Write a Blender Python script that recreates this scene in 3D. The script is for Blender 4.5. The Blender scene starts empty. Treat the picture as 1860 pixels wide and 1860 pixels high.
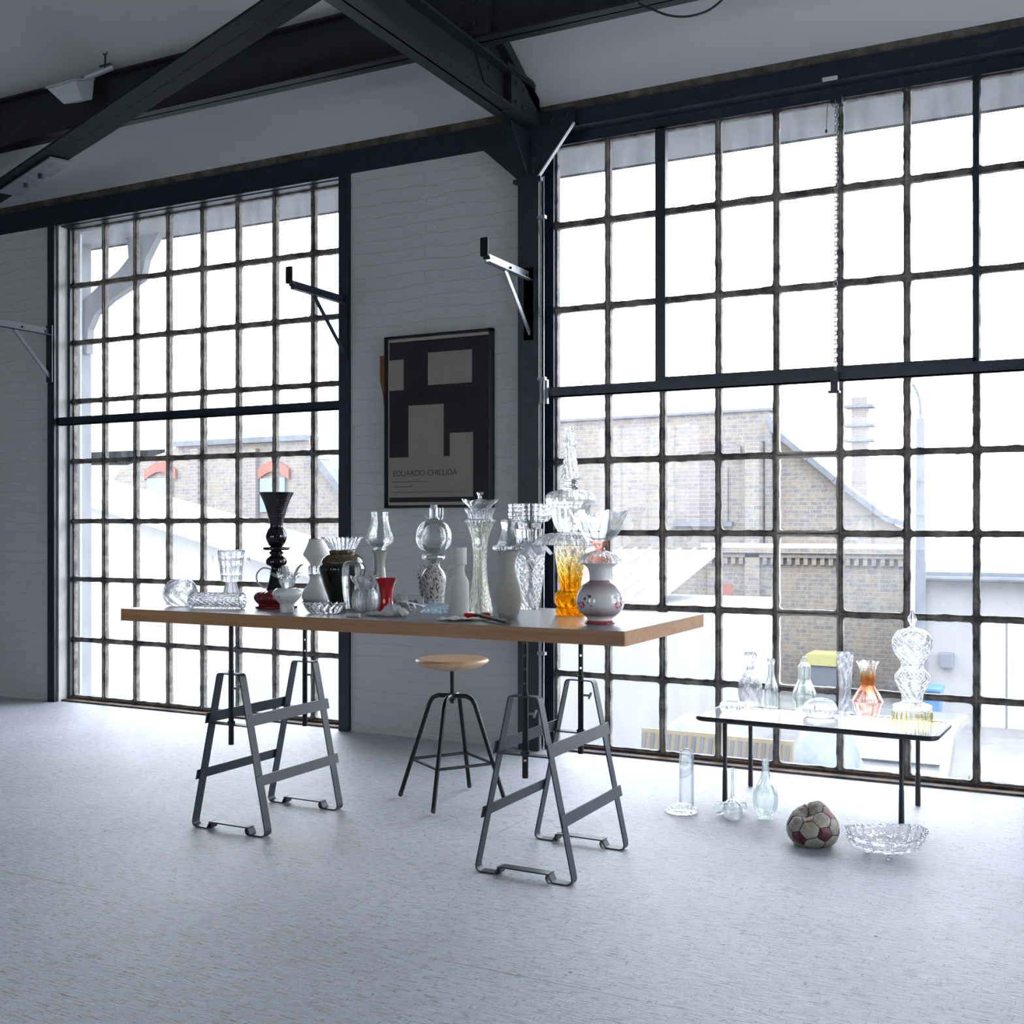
import bpy, bmesh, math, random
from mathutils import Vector, Matrix, noise as mnoise
R = random.Random(7)
PI = math.pi
sc = bpy.context.scene
COL = sc.collection
H = 1.4                                   # eye height above the floor

# ---------------------------------------------------------------- measuring helpers
def xc(px): return -949.3 + .8886*(px-930)
def yc(px): return 1839.4 + .4586*(px-930)
def onY(px, py, Y):                        # point of the upright plane Y seen at a photo position
    s = Y/yc(px); return Vector((xc(px)*s, Y, H-(py-955)*s))
def onZ(px, py, Z):
    s = (H-Z)/(py-955); return Vector((xc(px)*s, yc(px)*s, Z))
def XatY(px, Y): return xc(px)*Y/yc(px)

# ---------------------------------------------------------------- materials
def nodes_of(name):
    m = bpy.data.materials.new(name); m.use_nodes = True
    nt = m.node_tree; nt.nodes.clear()
    out = nt.nodes.new('ShaderNodeOutputMaterial')
    return m, nt, out
def N(nt, t, **kw):
    n = nt.nodes.new(t)
    for k, v in kw.items():
        if k.startswith('_'): setattr(n, k[1:], v)
        else:
            key = k.replace('__', ' ')
            n.inputs[key].default_value = v
    return n
def L(nt, a, ao, b, bi): nt.links.new(a.outputs[ao], b.inputs[bi])
def C4(c): return (c[0], c[1], c[2], 1)
def ramp(nt, pts):
    n = nt.nodes.new('ShaderNodeValToRGB'); e = n.color_ramp.elements
    e[0].position, e[0].color = pts[0][0], C4(pts[0][1]); e[1].position, e[1].color = pts[-1][0], C4(pts[-1][1])
    for p, c in pts[1:-1]:
        x = e.new(p); x.color = C4(c)
    return n
def coords(nt, kind='Object', scale=(1,1,1)):
    t = nt.nodes.new('ShaderNodeTexCoord'); mp = nt.nodes.new('ShaderNodeMapping'); mp.inputs['Scale'].default_value = scale
    L(nt, t, kind, mp, 'Vector'); return mp
def pbr(name, col, rough=.5, metal=0., var=.0, vscale=8., bump=0., bscale=40., spec=.5, coat=0., col2=None, stretch=(1,1,1)):
    m, nt, out = nodes_of(name)
    b = N(nt, 'ShaderNodeBsdfPrincipled', Roughness=rough, Metallic=metal)
    b.inputs['Base Color'].default_value = C4(col); b.inputs['Specular IOR Level'].default_value = spec
    b.inputs['Coat Weight'].default_value = coat
    mp = coords(nt, 'Object', stretch)
    if var > 0 or col2:
        n = N(nt, 'ShaderNodeTexNoise', Scale=vscale, Detail=6., Roughness=.65); L(nt, mp, 'Vector', n, 'Vector')
        c2 = col2 or tuple(min(1, c*(1-var)) for c in col)
        r = ramp(nt, [(.38, col), (.66, c2)]); L(nt, n, 'Fac', r, 'Fac'); L(nt, r, 'Color', b, 'Base Color')
    if bump > 0:
        n2 = N(nt, 'ShaderNodeTexNoise', Scale=bscale, Detail=5.); L(nt, mp, 'Vector', n2, 'Vector')
        bp = N(nt, 'ShaderNodeBump', Strength=bump, Distance=.01); L(nt, n2, 'Fac', bp, 'Height'); L(nt, bp, 'Normal', b, 'Normal')
    L(nt, b, 'BSDF', out, 'Surface'); return m
def glass(name, col=(1,1,1), clear=.4, rough=0., ior=1.45, zramp=None, milky=0., cut=None):
    """solid glass; part of the light passes straight so that stacked thin walls stay bright"""
    m, nt, out = nodes_of(name)
    g = N(nt, 'ShaderNodeBsdfGlass', Roughness=rough, IOR=ior); t = N(nt, 'ShaderNodeBsdfTransparent')
    g.inputs['Color'].default_value = C4(col); t.inputs['Color'].default_value = C4(col)
    if zramp:
        tc = nt.nodes.new('ShaderNodeTexCoord'); sp = nt.nodes.new('ShaderNodeSeparateXYZ'); L(nt, tc, 'Object', sp, 'Vector')
        mr = N(nt, 'ShaderNodeMapRange'); mr.inputs['From Min'].default_value = 0; mr.inputs['From Max'].default_value = zramp[0]
        L(nt, sp, 'Z', mr, 'Value'); r = ramp(nt, zramp[1]); L(nt, mr, 'Result', r, 'Fac')
        L(nt, r, 'Color', g, 'Color'); L(nt, r, 'Color', t, 'Color')
    if cut:                                   # fine wheel-cut lozenges round the axis of the vessel
        tc = nt.nodes.new('ShaderNodeTexCoord'); sp = nt.nodes.new('ShaderNodeSeparateXYZ'); L(nt, tc, 'Object', sp, 'Vector')
        at = N(nt, 'ShaderNodeMath', _operation='ARCTAN2'); L(nt, sp, 'Y', at, 0); L(nt, sp, 'X', at, 1)
        an = N(nt, 'ShaderNodeMath', _operation='MULTIPLY'); L(nt, at, 'Value', an, 0); an.inputs[1].default_value = cut[0]
        zz = N(nt, 'ShaderNodeMath', _operation='MULTIPLY'); L(nt, sp, 'Z', zz, 0); zz.inputs[1].default_value = cut[1]
        res = []
        for op in ('ADD', 'SUBTRACT'):
            a = N(nt, 'ShaderNodeMath', _operation=op); L(nt, an, 'Value', a, 0); L(nt, zz, 'Value', a, 1)
            s_ = N(nt, 'ShaderNodeMath', _operation='SINE'); L(nt, a, 'Value', s_, 0)
            b_ = N(nt, 'ShaderNodeMath', _operation='ABSOLUTE'); L(nt, s_, 'Value', b_, 0); res.append(b_)
        mn = N(nt, 'ShaderNodeMath', _operation='MINIMUM'); L(nt, res[0], 'Value', mn, 0); L(nt, res[1], 'Value', mn, 1)
        bp = N(nt, 'ShaderNodeBump', Strength=cut[2], Distance=.004); L(nt, mn, 'Value', bp, 'Height'); L(nt, bp, 'Normal', g, 'Normal')
    mx = N(nt, 'ShaderNodeMixShader', Fac=clear); L(nt, g, 'BSDF', mx, 1); L(nt, t, 'BSDF', mx, 2)
    last = mx
    if milky > 0:
        d = N(nt, 'ShaderNodeBsdfTranslucent'); d.inputs['Color'].default_value = C4(col)
        d2 = N(nt, 'ShaderNodeBsdfDiffuse'); d2.inputs['Color'].default_value = C4(col)
        q = N(nt, 'ShaderNodeMixShader', Fac=.5); L(nt, d, 'BSDF', q, 1); L(nt, d2, 'BSDF', q, 2)
        m2 = N(nt, 'ShaderNodeMixShader', Fac=milky); L(nt, mx, 'Shader', m2, 1); L(nt, q, 'Shader', m2, 2); last = m2
    L(nt, last, 'Shader', out, 'Surface'); return m
def pane_mat(name, dirt, streak):
    m, nt, out = nodes_of(name)
    t = N(nt, 'ShaderNodeBsdfTransparent'); t.inputs['Color'].default_value = (.95,.98,1,1)
    tr = N(nt, 'ShaderNodeBsdfTranslucent'); tr.inputs['Color'].default_value = (.86,.93,1,1)
    df = N(nt, 'ShaderNodeBsdfDiffuse'); df.inputs['Color'].default_value = (.62,.62,.6,1)
    gl = N(nt, 'ShaderNodeBsdfGlossy', Roughness=.02)
    q = N(nt, 'ShaderNodeMixShader', Fac=.2); L(nt, tr, 'BSDF', q, 1); L(nt, df, 'BSDF', q, 2)
    mp = coords(nt, 'Object', (3.5,1,.9))
    n = N(nt, 'ShaderNodeTexNoise', Scale=3.2, Detail=7., Roughness=.6); L(nt, mp, 'Vector', n, 'Vector')
    mr = N(nt, 'ShaderNodeMapRange'); mr.inputs['From Min'].default_value = .35; mr.inputs['From Max'].default_value = .75
    mr.inputs['To Min'].default_value = dirt; mr.inputs['To Max'].default_value = dirt+streak
    L(nt, n, 'Fac', mr, 'Value')
    a = N(nt, 'ShaderNodeMixShader'); L(nt, mr, 'Result', a, 'Fac'); L(nt, t, 'BSDF', a, 1); L(nt, q, 'Shader', a, 2)
    fr = N(nt, 'ShaderNodeFresnel', IOR=1.35)
    b = N(nt, 'ShaderNodeMixShader'); L(nt, fr, 'Fac', b, 'Fac'); L(nt, a, 'Shader', b, 1); L(nt, gl, 'BSDF', b, 2)
    L(nt, b, 'Shader', out, 'Surface'); return m
def brick_mat(name, c1, c2, mortar, bw=.25, bh=.077, ms=.01, wob=.012, rough=.8, bump=.5, swap=False, mix=.5, patch=None):
    m, nt, out = nodes_of(name)
    b = N(nt, 'ShaderNodeBsdfPrincipled', Roughness=rough)
    tc = nt.nodes.new('ShaderNodeTexCoord'); sp = nt.nodes.new('ShaderNodeSeparateXYZ'); L(nt, tc, 'Object', sp, 'Vector')
    cb = nt.nodes.new('ShaderNodeCombineXYZ'); L(nt, sp, 'Y' if swap else 'X', cb, 'X'); L(nt, sp, 'Z', cb, 'Y')
    nz = N(nt, 'ShaderNodeTexNoise', Scale=3.5, Detail=5.); L(nt, tc, 'Object', nz, 'Vector')
    va = N(nt, 'ShaderNodeVectorMath', _operation='SCALE'); va.inputs['Scale'].default_value = wob*4; L(nt, nz, 'Color', va, 0)
    ad = N(nt, 'ShaderNodeVectorMath', _operation='ADD'); L(nt, cb, 'Vector', ad, 0); L(nt, va, 'Vector', ad, 1)
    br = N(nt, 'ShaderNodeTexBrick', Scale=1.)
    for k, v in (('Color1', C4(c1)), ('Color2', C4(c2)), ('Mortar', C4(mortar)), ('Mortar Size', ms), ('Mortar Smooth', .6), ('Bias', 0.), ('Brick Width', bw), ('Row Height', bh)):
        br.inputs[k].default_value = v
    L(nt, ad, 'Vector', br, 'Vector')
    last, lo = br, 'Color'
    if patch:
        n3 = N(nt, 'ShaderNodeTexNoise', Scale=patch[1], Detail=8., Roughness=.7); L(nt, tc, 'Object', n3, 'Vector')
        r3 = ramp(nt, [(patch[2], (0,0,0)), (patch[3], (1,1,1))]); L(nt, n3, 'Fac', r3, 'Fac')
        mx = nt.nodes.new('ShaderNodeMix'); mx.data_type = 'RGBA'; L(nt, r3, 'Color', mx, 0)
        nt.links.new(br.outputs['Color'], mx.inputs[6]); mx.inputs[7].default_value = C4(patch[0]); last, lo = mx, 2
    nt.links.new(last.outputs[lo], b.inputs['Base Color'])
    n2 = N(nt, 'ShaderNodeTexNoise', Scale=30., Detail=6.); L(nt, tc, 'Object', n2, 'Vector')
    n4 = N(nt, 'ShaderNodeTexNoise', Scale=5., Detail=4.); L(nt, tc, 'Object', n4, 'Vector')
    m1 = N(nt, 'ShaderNodeMath', _operation='MULTIPLY'); L(nt, n4, 'Fac', m1, 0); L(nt, br, 'Fac', m1, 1)
    m2 = N(nt, 'ShaderNodeMath', _operation='MULTIPLY_ADD'); L(nt, m1, 'Value', m2, 0); m2.inputs[1].default_value = -1.3; L(nt, n2, 'Fac', m2, 2)
    bp = N(nt, 'ShaderNodeBump', Strength=bump, Distance=.02); L(nt, m2, 'Value', bp, 'Height'); L(nt, bp, 'Normal', b, 'Normal')
    L(nt, b, 'BSDF', out, 'Surface'); return m

def floor_mat():
    m, nt, out = nodes_of('painted_chipboard_floor')
    b = N(nt, 'ShaderNodeBsdfPrincipled', Roughness=.46); b.inputs['Specular IOR Level'].default_value = .55
    tc = nt.nodes.new('ShaderNodeTexCoord')
    mp = nt.nodes.new('ShaderNodeMapping'); mp.inputs['Scale'].default_value = (11, 80, 1); mp.inputs['Rotation'].default_value = (0,0,.12); L(nt, tc, 'Object', mp, 'Vector')
    n1 = N(nt, 'ShaderNodeTexNoise', Scale=1.6, Detail=8., Roughness=.72, Distortion=.8); L(nt, mp, 'Vector', n1, 'Vector')
    r1 = ramp(nt, [(.35, (.16,.14,.15)), (.45, (.53,.55,.605)), (.58, (.61,.635,.69)), (.70, (.76,.79,.84))]); L(nt, n1, 'Fac', r1, 'Fac')
    mp2 = nt.nodes.new('ShaderNodeMapping'); mp2.inputs['Scale'].default_value = (70, 26, 1); mp2.inputs['Rotation'].default_value = (0,0,.7); L(nt, tc, 'Object', mp2, 'Vector')
    n2 = N(nt, 'ShaderNodeTexNoise', Scale=1.3, Detail=6., Roughness=.7, Distortion=1.2); L(nt, mp2, 'Vector', n2, 'Vector')
    r2 = ramp(nt, [(.33, (.42,.38,.38)), (.43, (1,1,1)), (.62, (1,1,1)), (.72, (1.25,1.27,1.28))]); L(nt, n2, 'Fac', r2, 'Fac')
    mx = nt.nodes.new('ShaderNodeMix'); mx.data_type = 'RGBA'; mx.blend_type = 'MULTIPLY'; mx.inputs[0].default_value = 1
    nt.links.new(r1.outputs['Color'], mx.inputs[6]); nt.links.new(r2.outputs['Color'], mx.inputs[7])
    n3 = N(nt, 'ShaderNodeTexNoise', Scale=.9, Detail=3.); L(nt, tc, 'Object', n3, 'Vector')
    r3 = ramp(nt, [(.35, (.86,.86,.87)), (.65, (1.04,1.04,1.04))]); L(nt, n3, 'Fac', r3, 'Fac')
    mx2 = nt.nodes.new('ShaderNodeMix'); mx2.data_type = 'RGBA'; mx2.blend_type = 'MULTIPLY'; mx2.inputs[0].default_value = 1
    nt.links.new(mx.outputs[2], mx2.inputs[6]); nt.links.new(r3.outputs['Color'], mx2.inputs[7])
    # board joints: thin dark lines, boards 1.75 m x 2.5 m, staggered
    br = N(nt, 'ShaderNodeTexBrick', Scale=1.)
    for k, v in (('Color1', (1,1,1,1)), ('Color2', (1,1,1,1)), ('Mortar', (.45,.36,.34,1)), ('Mortar Size', .0032), ('Mortar Smooth', .2), ('Brick Width', 6.0), ('Row Height', 1.74)):
        br.inputs[k].default_value = v
    mp3 = nt.nodes.new('ShaderNodeMapping'); mp3.inputs['Location'].default_value = (-.56, .32, 0); L(nt, tc, 'Object', mp3, 'Vector'); L(nt, mp3, 'Vector', br, 'Vector')
    nj = N(nt, 'ShaderNodeTexNoise', Scale=1.1, Detail=3.); L(nt, tc, 'Object', nj, 'Vector'); rj = N(nt, 'ShaderNodeMapRange'); rj.inputs['From Min'].default_value = .42; rj.inputs['From Max'].default_value = .58; rj.inputs['To Max'].default_value = .7; L(nt, nj, 'Fac', rj, 'Value')
    mx3 = nt.nodes.new('ShaderNodeMix'); mx3.data_type = 'RGBA'; mx3.blend_type = 'MULTIPLY'; L(nt, rj, 'Result', mx3, 0)
    nt.links.new(mx2.outputs[2], mx3.inputs[6]); nt.links.new(br.outputs['Color'], mx3.inputs[7])
    # small dark knots
    vo = N(nt, 'ShaderNodeTexVoronoi', Scale=2.3); L(nt, tc, 'Object', vo, 'Vector')
    r4 = ramp(nt, [(.012, (.12,.1,.1)), (.02, (1,1,1))]); L(nt, vo, 'Distance', r4, 'Fac')
    mx4 = nt.nodes.new('ShaderNodeMix'); mx4.data_type = 'RGBA'; mx4.blend_type = 'MULTIPLY'; mx4.inputs[0].default_value = 1
    nt.links.new(mx3.outputs[2], mx4.inputs[6]); nt.links.new(r4.outputs['Color'], mx4.inputs[7])
    nt.links.new(mx4.outputs[2], b.inputs['Base Color'])
    rr = N(nt, 'ShaderNodeMapRange'); rr.inputs['To Min'].default_value = .38; rr.inputs['To Max'].default_value = .56; L(nt, n1, 'Fac', rr, 'Value'); L(nt, rr, 'Result', b, 'Roughness')
    bp = N(nt, 'ShaderNodeBump', Strength=.7, Distance=.005); L(nt, n1, 'Fac', bp, 'Height'); L(nt, bp, 'Normal', b, 'Normal')
    L(nt, b, 'BSDF', out, 'Surface'); return m

def wood_mat(name, c1, c2, sc_=(2,30,30), rough=.45, rings=False):
    m, nt, out = nodes_of(name)
    b = N(nt, 'ShaderNodeBsdfPrincipled', Roughness=rough)
    mp = coords(nt, 'Object', sc_)
    n = N(nt, 'ShaderNodeTexNoise', Scale=1.5, Detail=6., Roughness=.6, Distortion=.6); L(nt, mp, 'Vector', n, 'Vector')
    r = ramp(nt, [(.3, c1), (.7, c2)]); L(nt, n, 'Fac', r, 'Fac'); L(nt, r, 'Color', b, 'Base Color')
    L(nt, b, 'BSDF', out, 'Surface'); return m
def banded_vase_mat():                      # glazed porcelain with smoky bands and painted flowers
    m, nt, out = nodes_of('painted_porcelain')
    b = N(nt, 'ShaderNodeBsdfPrincipled', Roughness=.12); b.inputs['Coat Weight'].default_value = .4
    tc = nt.nodes.new('ShaderNodeTexCoord'); sp = nt.nodes.new('ShaderNodeSeparateXYZ'); L(nt, tc, 'Object', sp, 'Vector')
    mr = N(nt, 'ShaderNodeMapRange'); mr.inputs['From Max'].default_value = .24; L(nt, sp, 'Z', mr, 'Value')
    w = (.74,.73,.72)
    r = ramp(nt, [(0,(.42,.05,.06)), (.045,(.42,.05,.06)), (.06,w), (.115,w), (.14,(.27,.2,.2)), (.30,w), (.47,w), (.64,(.30,.22,.22)), (.7,(.26,.17,.17)), (.715,w), (1,w)])
    L(nt, mr, 'Result', r, 'Fac'); last = (r, 'Color')
    for (p, rad, c) in FLOWERS:
        vs = N(nt, 'ShaderNodeVectorMath', _operation='DISTANCE'); L(nt, tc, 'Object', vs, 0); vs.inputs[1].default_value = p
        nz = N(nt, 'ShaderNodeTexNoise', Scale=160., Detail=2.); L(nt, tc, 'Object', nz, 'Vector')
        ma = N(nt, 'ShaderNodeMath', _operation='MULTIPLY_ADD'); L(nt, nz, 'Fac', ma, 0); ma.inputs[1].default_value = rad*1.1; L(nt, vs, 'Value', ma, 2)
        rp = N(nt, 'ShaderNodeMapRange'); rp.inputs['From Min'].default_value = rad*2.0; rp.inputs['From Max'].default_value = rad*1.7
        L(nt, ma, 'Value', rp, 'Value')
        mx = nt.nodes.new('ShaderNodeMix'); mx.data_type = 'RGBA'; L(nt, rp, 'Result', mx, 0)
        nt.links.new(last[0].outputs[last[1]], mx.inputs[6]); mx.inputs[7].default_value = C4(c); last = (mx, 2)
    nt.links.new(last[0].outputs[last[1]], b.inputs['Base Color'])
    L(nt, b, 'BSDF', out, 'Surface'); return m
def speckle_mat(name, base, spot, scale, lo, hi, stretch=(1,1,.45), rough=.2):
    m, nt, out = nodes_of(name)
    b = N(nt, 'ShaderNodeBsdfPrincipled', Roughness=rough); b.inputs['Coat Weight'].default_value = .3
    mp = coords(nt, 'Object', stretch)
    v = N(nt, 'ShaderNodeTexVoronoi', Scale=scale); L(nt, mp, 'Vector', v, 'Vector')
    r = ramp(nt, [(lo, spot), (hi, base)]); L(nt, v, 'Distance', r, 'Fac'); L(nt, r, 'Color', b, 'Base Color')
    L(nt, b, 'BSDF', out, 'Surface'); return m
def pebble_mat(name, col, scale, strength, rough=.6):
    m, nt, out = nodes_of(name)
    b = N(nt, 'ShaderNodeBsdfPrincipled', Roughness=rough); b.inputs['Base Color'].default_value = C4(col)
    mp = coords(nt); v = N(nt, 'ShaderNodeTexVoronoi', Scale=scale); L(nt, mp, 'Vector', v, 'Vector')
    bp = N(nt, 'ShaderNodeBump', Strength=strength, Distance=.004, _invert=True); L(nt, v, 'Distance', bp, 'Height'); L(nt, bp, 'Normal', b, 'Normal')
    L(nt, b, 'BSDF', out, 'Surface'); return m

M = {}
def mats():
    M['floor'] = floor_mat()
    M['brick'] = brick_mat('whitewashed_brick', (.50,.50,.505), (.49,.49,.495), (.475,.475,.48), bw=1.9, bh=.082, ms=.005, wob=.022, bump=.38, patch=((.2,.18,.16), 7., .70, .80))
    M['brick_dark'] = brick_mat('back_wall_brick', (.30,.30,.31), (.27,.27,.28), (.25,.25,.25))  # darkened to stand for a dim, deep hall and cut fill light
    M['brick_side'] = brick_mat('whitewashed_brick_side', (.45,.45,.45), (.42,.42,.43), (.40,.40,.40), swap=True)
    M['plaster'] = pbr('plaster', (.62,.62,.60), .85, var=.25, vscale=5, bump=.3)
    M['ceiling'] = pbr('ceiling_white', (.53,.53,.535), .9, var=.06, vscale=1.2)
    M['steel'] = pbr('dark_painted_steel', (.016,.021,.036), .38, var=.4, vscale=14, bump=.12, bscale=60)
    M['steel_b'] = pbr('grey_black_steel', (.020,.023,.028), .5, spec=.3, var=.3, vscale=10, bump=.1, bscale=50)
    M['dirt'] = pbr('sooty_masonry', (.05,.045,.035), .95, col2=(.13,.12,.10), vscale=9, bump=.8, bscale=30)
    M['muntin'] = pbr('worn_window_paint', (.055,.05,.05), .6, col2=(.30,.27,.23), vscale=9, bump=.6, bscale=60, stretch=(1,1,1))
    M['muntin_pale'] = pbr('pale_window_paint', (.72,.67,.60), .6, col2=(.45,.40,.34), vscale=16, bump=.5, bscale=70)
    M['sill'] = pbr('rusty_sill', (.035,.03,.028), .7, col2=(.16,.09,.055), vscale=12, bump=.5)
    M['pane'] = pane_mat('dirty_pane', .032, .07)
    M['pane_clean'] = pane_mat('clean_pane', .004, .008)
    M['pane_top'] = pane_mat('grimy_pane', .035, .13)
    M['brace'] = pbr('dull_black_steel', (.018,.021,.024), .7, spec=.12, var=.3, vscale=10)
    M['trestle'] = pbr('grey_coated_steel', (.036,.043,.060), .42, spec=.32, bump=.04, bscale=200)
    M['post'] = pbr('black_coated_tube', (.012,.013,.015), .35, metal=.3)
    M['gloss_black'] = pbr('gloss_black_tube', (.008,.009,.011), .28, spec=.3)
    M['oak'] = wood_mat('oak_edge', (.33,.16,.062), (.46,.25,.11), (1.3,18,26), .5)
    M['lino'] = pbr('grey_linoleum', (.24,.24,.245), .33, spec=.4, var=.05, vscale=3)
    M['seat'] = wood_mat('beech_seat', (.50,.31,.16), (.60,.40,.23), (3,30,10), .33)
    M['black'] = pbr('black_glaze', (.006,.006,.009), .08, coat=.6)
    M['red_dark'] = pbr('dark_red_glaze', (.16,.008,.014), .15, coat=.6)
    M['red'] = pbr('red_glaze', (.46,.008,.018), .1, coat=.7)
    M['white'] = pbr('white_porcelain', (.74,.74,.73), .15, coat=.4)
    M['bisque'] = pbr('white_bisque', (.72,.72,.70), .45)
    M['brownrim'] = pbr('brown_rim', (.25,.10,.04), .3)
    M['urn'] = pbr('dark_brown_glaze', (.010,.011,.009), .07, coat=.8, col2=(.02,.018,.012), vscale=20)
    M['urn_top'] = pbr('olive_glaze', (.07,.065,.03), .14, coat=.6, col2=(.16,.12,.06), vscale=60, stretch=(1,1,.3))
    M['celadon'] = pbr('celadon_glaze', (.50,.52,.47), .12, coat=.6)
    M['speckled'] = speckle_mat('speckled_glaze', (.62,.60,.58), (.03,.022,.02), 130, .30, .42)
    M['rough_white'] = pebble_mat('rough_white_bisque', (.70,.70,.69), 260, .5)
    M['cream'] = pebble_mat('pebbled_cream', (.60,.585,.52), 230, 1.0)
    M['porcelain'] = banded_vase_mat()
    M['opal'] = speckle_mat('opal_glass_dots', (.78,.78,.77), (.45,.30,.30), 34, .10, .16, (1,1,1), .1)
    M['fabric'] = pbr('white_cotton', (.72,.72,.73), .9, bump=.5, bscale=180)
    M['paper'] = speckle_mat('spotted_paper', (.74,.74,.74), (.04,.03,.03), 38, .13, .17, (1,1,1), .6)
    M['bag'] = glass('pale_blue_film', (.82,.92,.97), .45, .15, milky=.3)
    M['walnut'] = wood_mat('dark_wood_handle', (.045,.026,.016), (.09,.055,.035), (40,8,40), .35)
    M['plastic_red'] = pbr('red_plastic', (.62,.012,.02), .3)
    M['olive'] = pbr('olive_metal', (.10,.10,.03), .35, metal=.4)
    M['cream_tube'] = pbr('cream_wax', (.62,.61,.60), .5)
    M['glass'] = glass('clear_glass', (.985,.995,.995), .32)
    M['crystal'] = glass('cut_crystal', (.985,.99,1), .22, ior=1.5, cut=None)
    M['cut_crystal'] = glass('wheel_cut_crystal', (.985,.99,1), .22, ior=1.5, cut=(6, 90, .6))
    M['thin'] = glass('thin_blown_glass', (.975,.985,.985), .62)
    M['film'] = glass('very_thin_glass', (.95,.965,.97), .78)
    M['green_glass'] = glass('green_tinted_glass', (.965,.99,.98), .5)
    M['smoke_glass'] = glass('faint_olive_glass', (.975,.98,.95), .3, cut=(8, 90, .3))
    M['amber'] = glass('amber_cut_glass', (1,.7,.2), .25, cut=(7, 70, .5), zramp=(.335, [(0,(.95,.70,.17)), (.42,(.96,.74,.22)), (.56,(.99,.88,.58)), (.80,(1,.98,.90)), (1,(1,1,.99))]))
    M['pink'] = glass('pink_amber_glass', (1,.8,.75), .45, .05, zramp=(.30, [(0,(.985,.88,.85)), (.42,(.98,.88,.85)), (.55,(.95,.74,.60)), (.68,(.90,.64,.40)), (.8,(.98,.93,.86)), (1,(.99,.98,.97))]))
    M['rose'] = glass('rose_brown_glass', (.84,.62,.55), .3)
    M['yellow'] = glass('yellow_glass', (.98,.93,.45), .35)
    M['frosted'] = glass('frosted_glass', (.95,.98,1), .4, .3, milky=.35)
    M['mirror_top'] = pbr('glossy_white_top', (.78,.80,.83), .05, coat=.8)
    M['rubber'] = pbr('black_rim', (.012,.012,.015), .4)
    M['leather'] = pbr('worn_cream_leather', (.43,.40,.33), .5, var=.3, vscale=20, bump=.3, bscale=90)
    M['maroon'] = pbr('maroon_leather', (.10,.012,.02), .45, var=.3, vscale=25, bump=.3, bscale=90)
    M['maroon_pale'] = pbr('pale_maroon_leather', (.34,.17,.17), .5, col2=(.46,.36,.33), vscale=22)  # paler mottled maroon for the upward-facing pentagons
    M['seam'] = pbr('seam_stitching', (.03,.025,.02), .9)
    M['frame_black'] = pbr('black_frame', (.006,.006,.007), .3)
    M['print_black'] = pbr('print_black', (.012,.013,.018), .6)
    M['print_cream'] = pbr('print_cream', (.48,.46,.42), .7)
    M['mount'] = pbr('mount_card', (.62,.60,.55), .8)
    M['ink'] = pbr('print_ink', (.10,.10,.10), .7)
    m, nt, out = nodes_of('picture_glass'); t = N(nt, 'ShaderNodeBsdfTransparent'); g = N(nt, 'ShaderNodeBsdfGlossy', Roughness=.01)
    f = N(nt, 'ShaderNodeFresnel', IOR=1.5); x = N(nt, 'ShaderNodeMixShader'); L(nt, f, 'Fac', x, 'Fac'); L(nt, t, 'BSDF', x, 1); L(nt, g, 'BSDF', x, 2); L(nt, x, 'Shader', out, 'Surface'); M['picglass'] = m
    M['galv'] = pbr('galvanised_steel', (.34,.36,.40), .4, metal=.6, var=.3, vscale=20)
    M['conduit'] = pbr('bright_conduit', (.55,.57,.60), .25, metal=.8)
    M['lampbox'] = pbr('grey_white_housing', (.42,.44,.48), .5)
    M['lampglass'] = pbr('lamp_glass', (.16,.17,.14), .15, coat=.5)
    M['cork'] = pbr('corky_brown', (.20,.11,.05), .9, bump=.8, bscale=80)
    # outdoors
    M['yard'] = pbr('yard_concrete', (.155,.148,.142), .9, var=.3, vscale=1.5)
    M['fbrick'] = brick_mat('factory_brick', (.145,.115,.088), (.085,.078,.085), (.16,.155,.15), bw=.30, bh=.11, ms=.012, wob=.01, patch=((.17,.15,.12), 7., .45, .65), bump=.2)
    M['fbrick2'] = brick_mat('bricked_up_window', (.13,.105,.095), (.10,.085,.085), (.17,.16,.155), bw=.30, bh=.11, ms=.012, wob=.01, bump=.2)
    M['redbrick'] = pbr('red_arch_brick', (.20,.06,.04), .8, var=.3, vscale=6)
    M['cream_wall'] = pbr('white_render', (.235,.235,.24), .9, var=.05, vscale=1)
    M['roof_grey'] = pbr('grey_roofing', (.10,.108,.125), .8, var=.3, vscale=3)
    M['roof_white'] = pbr('pale_roofing', (.55,.55,.57), .7)
    M['roof_red'] = pbr('faded_red_tiles', (.30,.20,.19), .8, var=.25, vscale=4)
    M['grey_paint'] = pbr('dark_grey_paint', (.10,.11,.13), .5)
    M['blue_pl'] = pbr('blue_plastic', (.03,.11,.25), .4)
    M['yellow_pl'] = pbr('yellow_plastic', (.30,.28,.12), .4)
    M['tarp'] = pbr('blue_grey_tarp', (.05,.066,.078), .5, col2=(.12,.145,.16), vscale=2.2, bump=.8, bscale=6)
    M['stripe_y'] = pbr('striped_yellow', (.13,.10,.045), .6)
    M['stripe_k'] = pbr('striped_black', (.05,.05,.06), .6)
    M['van'] = pbr('white_car_paint', (.105,.11,.118), .2, coat=.6)
    M['carglass'] = pbr('car_glass', (.08,.10,.12), .05, coat=.6)
    M['pale_blue'] = pbr('pale_blue_panel', (.11,.14,.17), .5)
    M['canopy'] = pbr('canopy_grey', (.16,.17,.185), .8, var=.2, vscale=2)
    M['cable'] = pbr('black_cable', (.01,.01,.012), .5)

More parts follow.
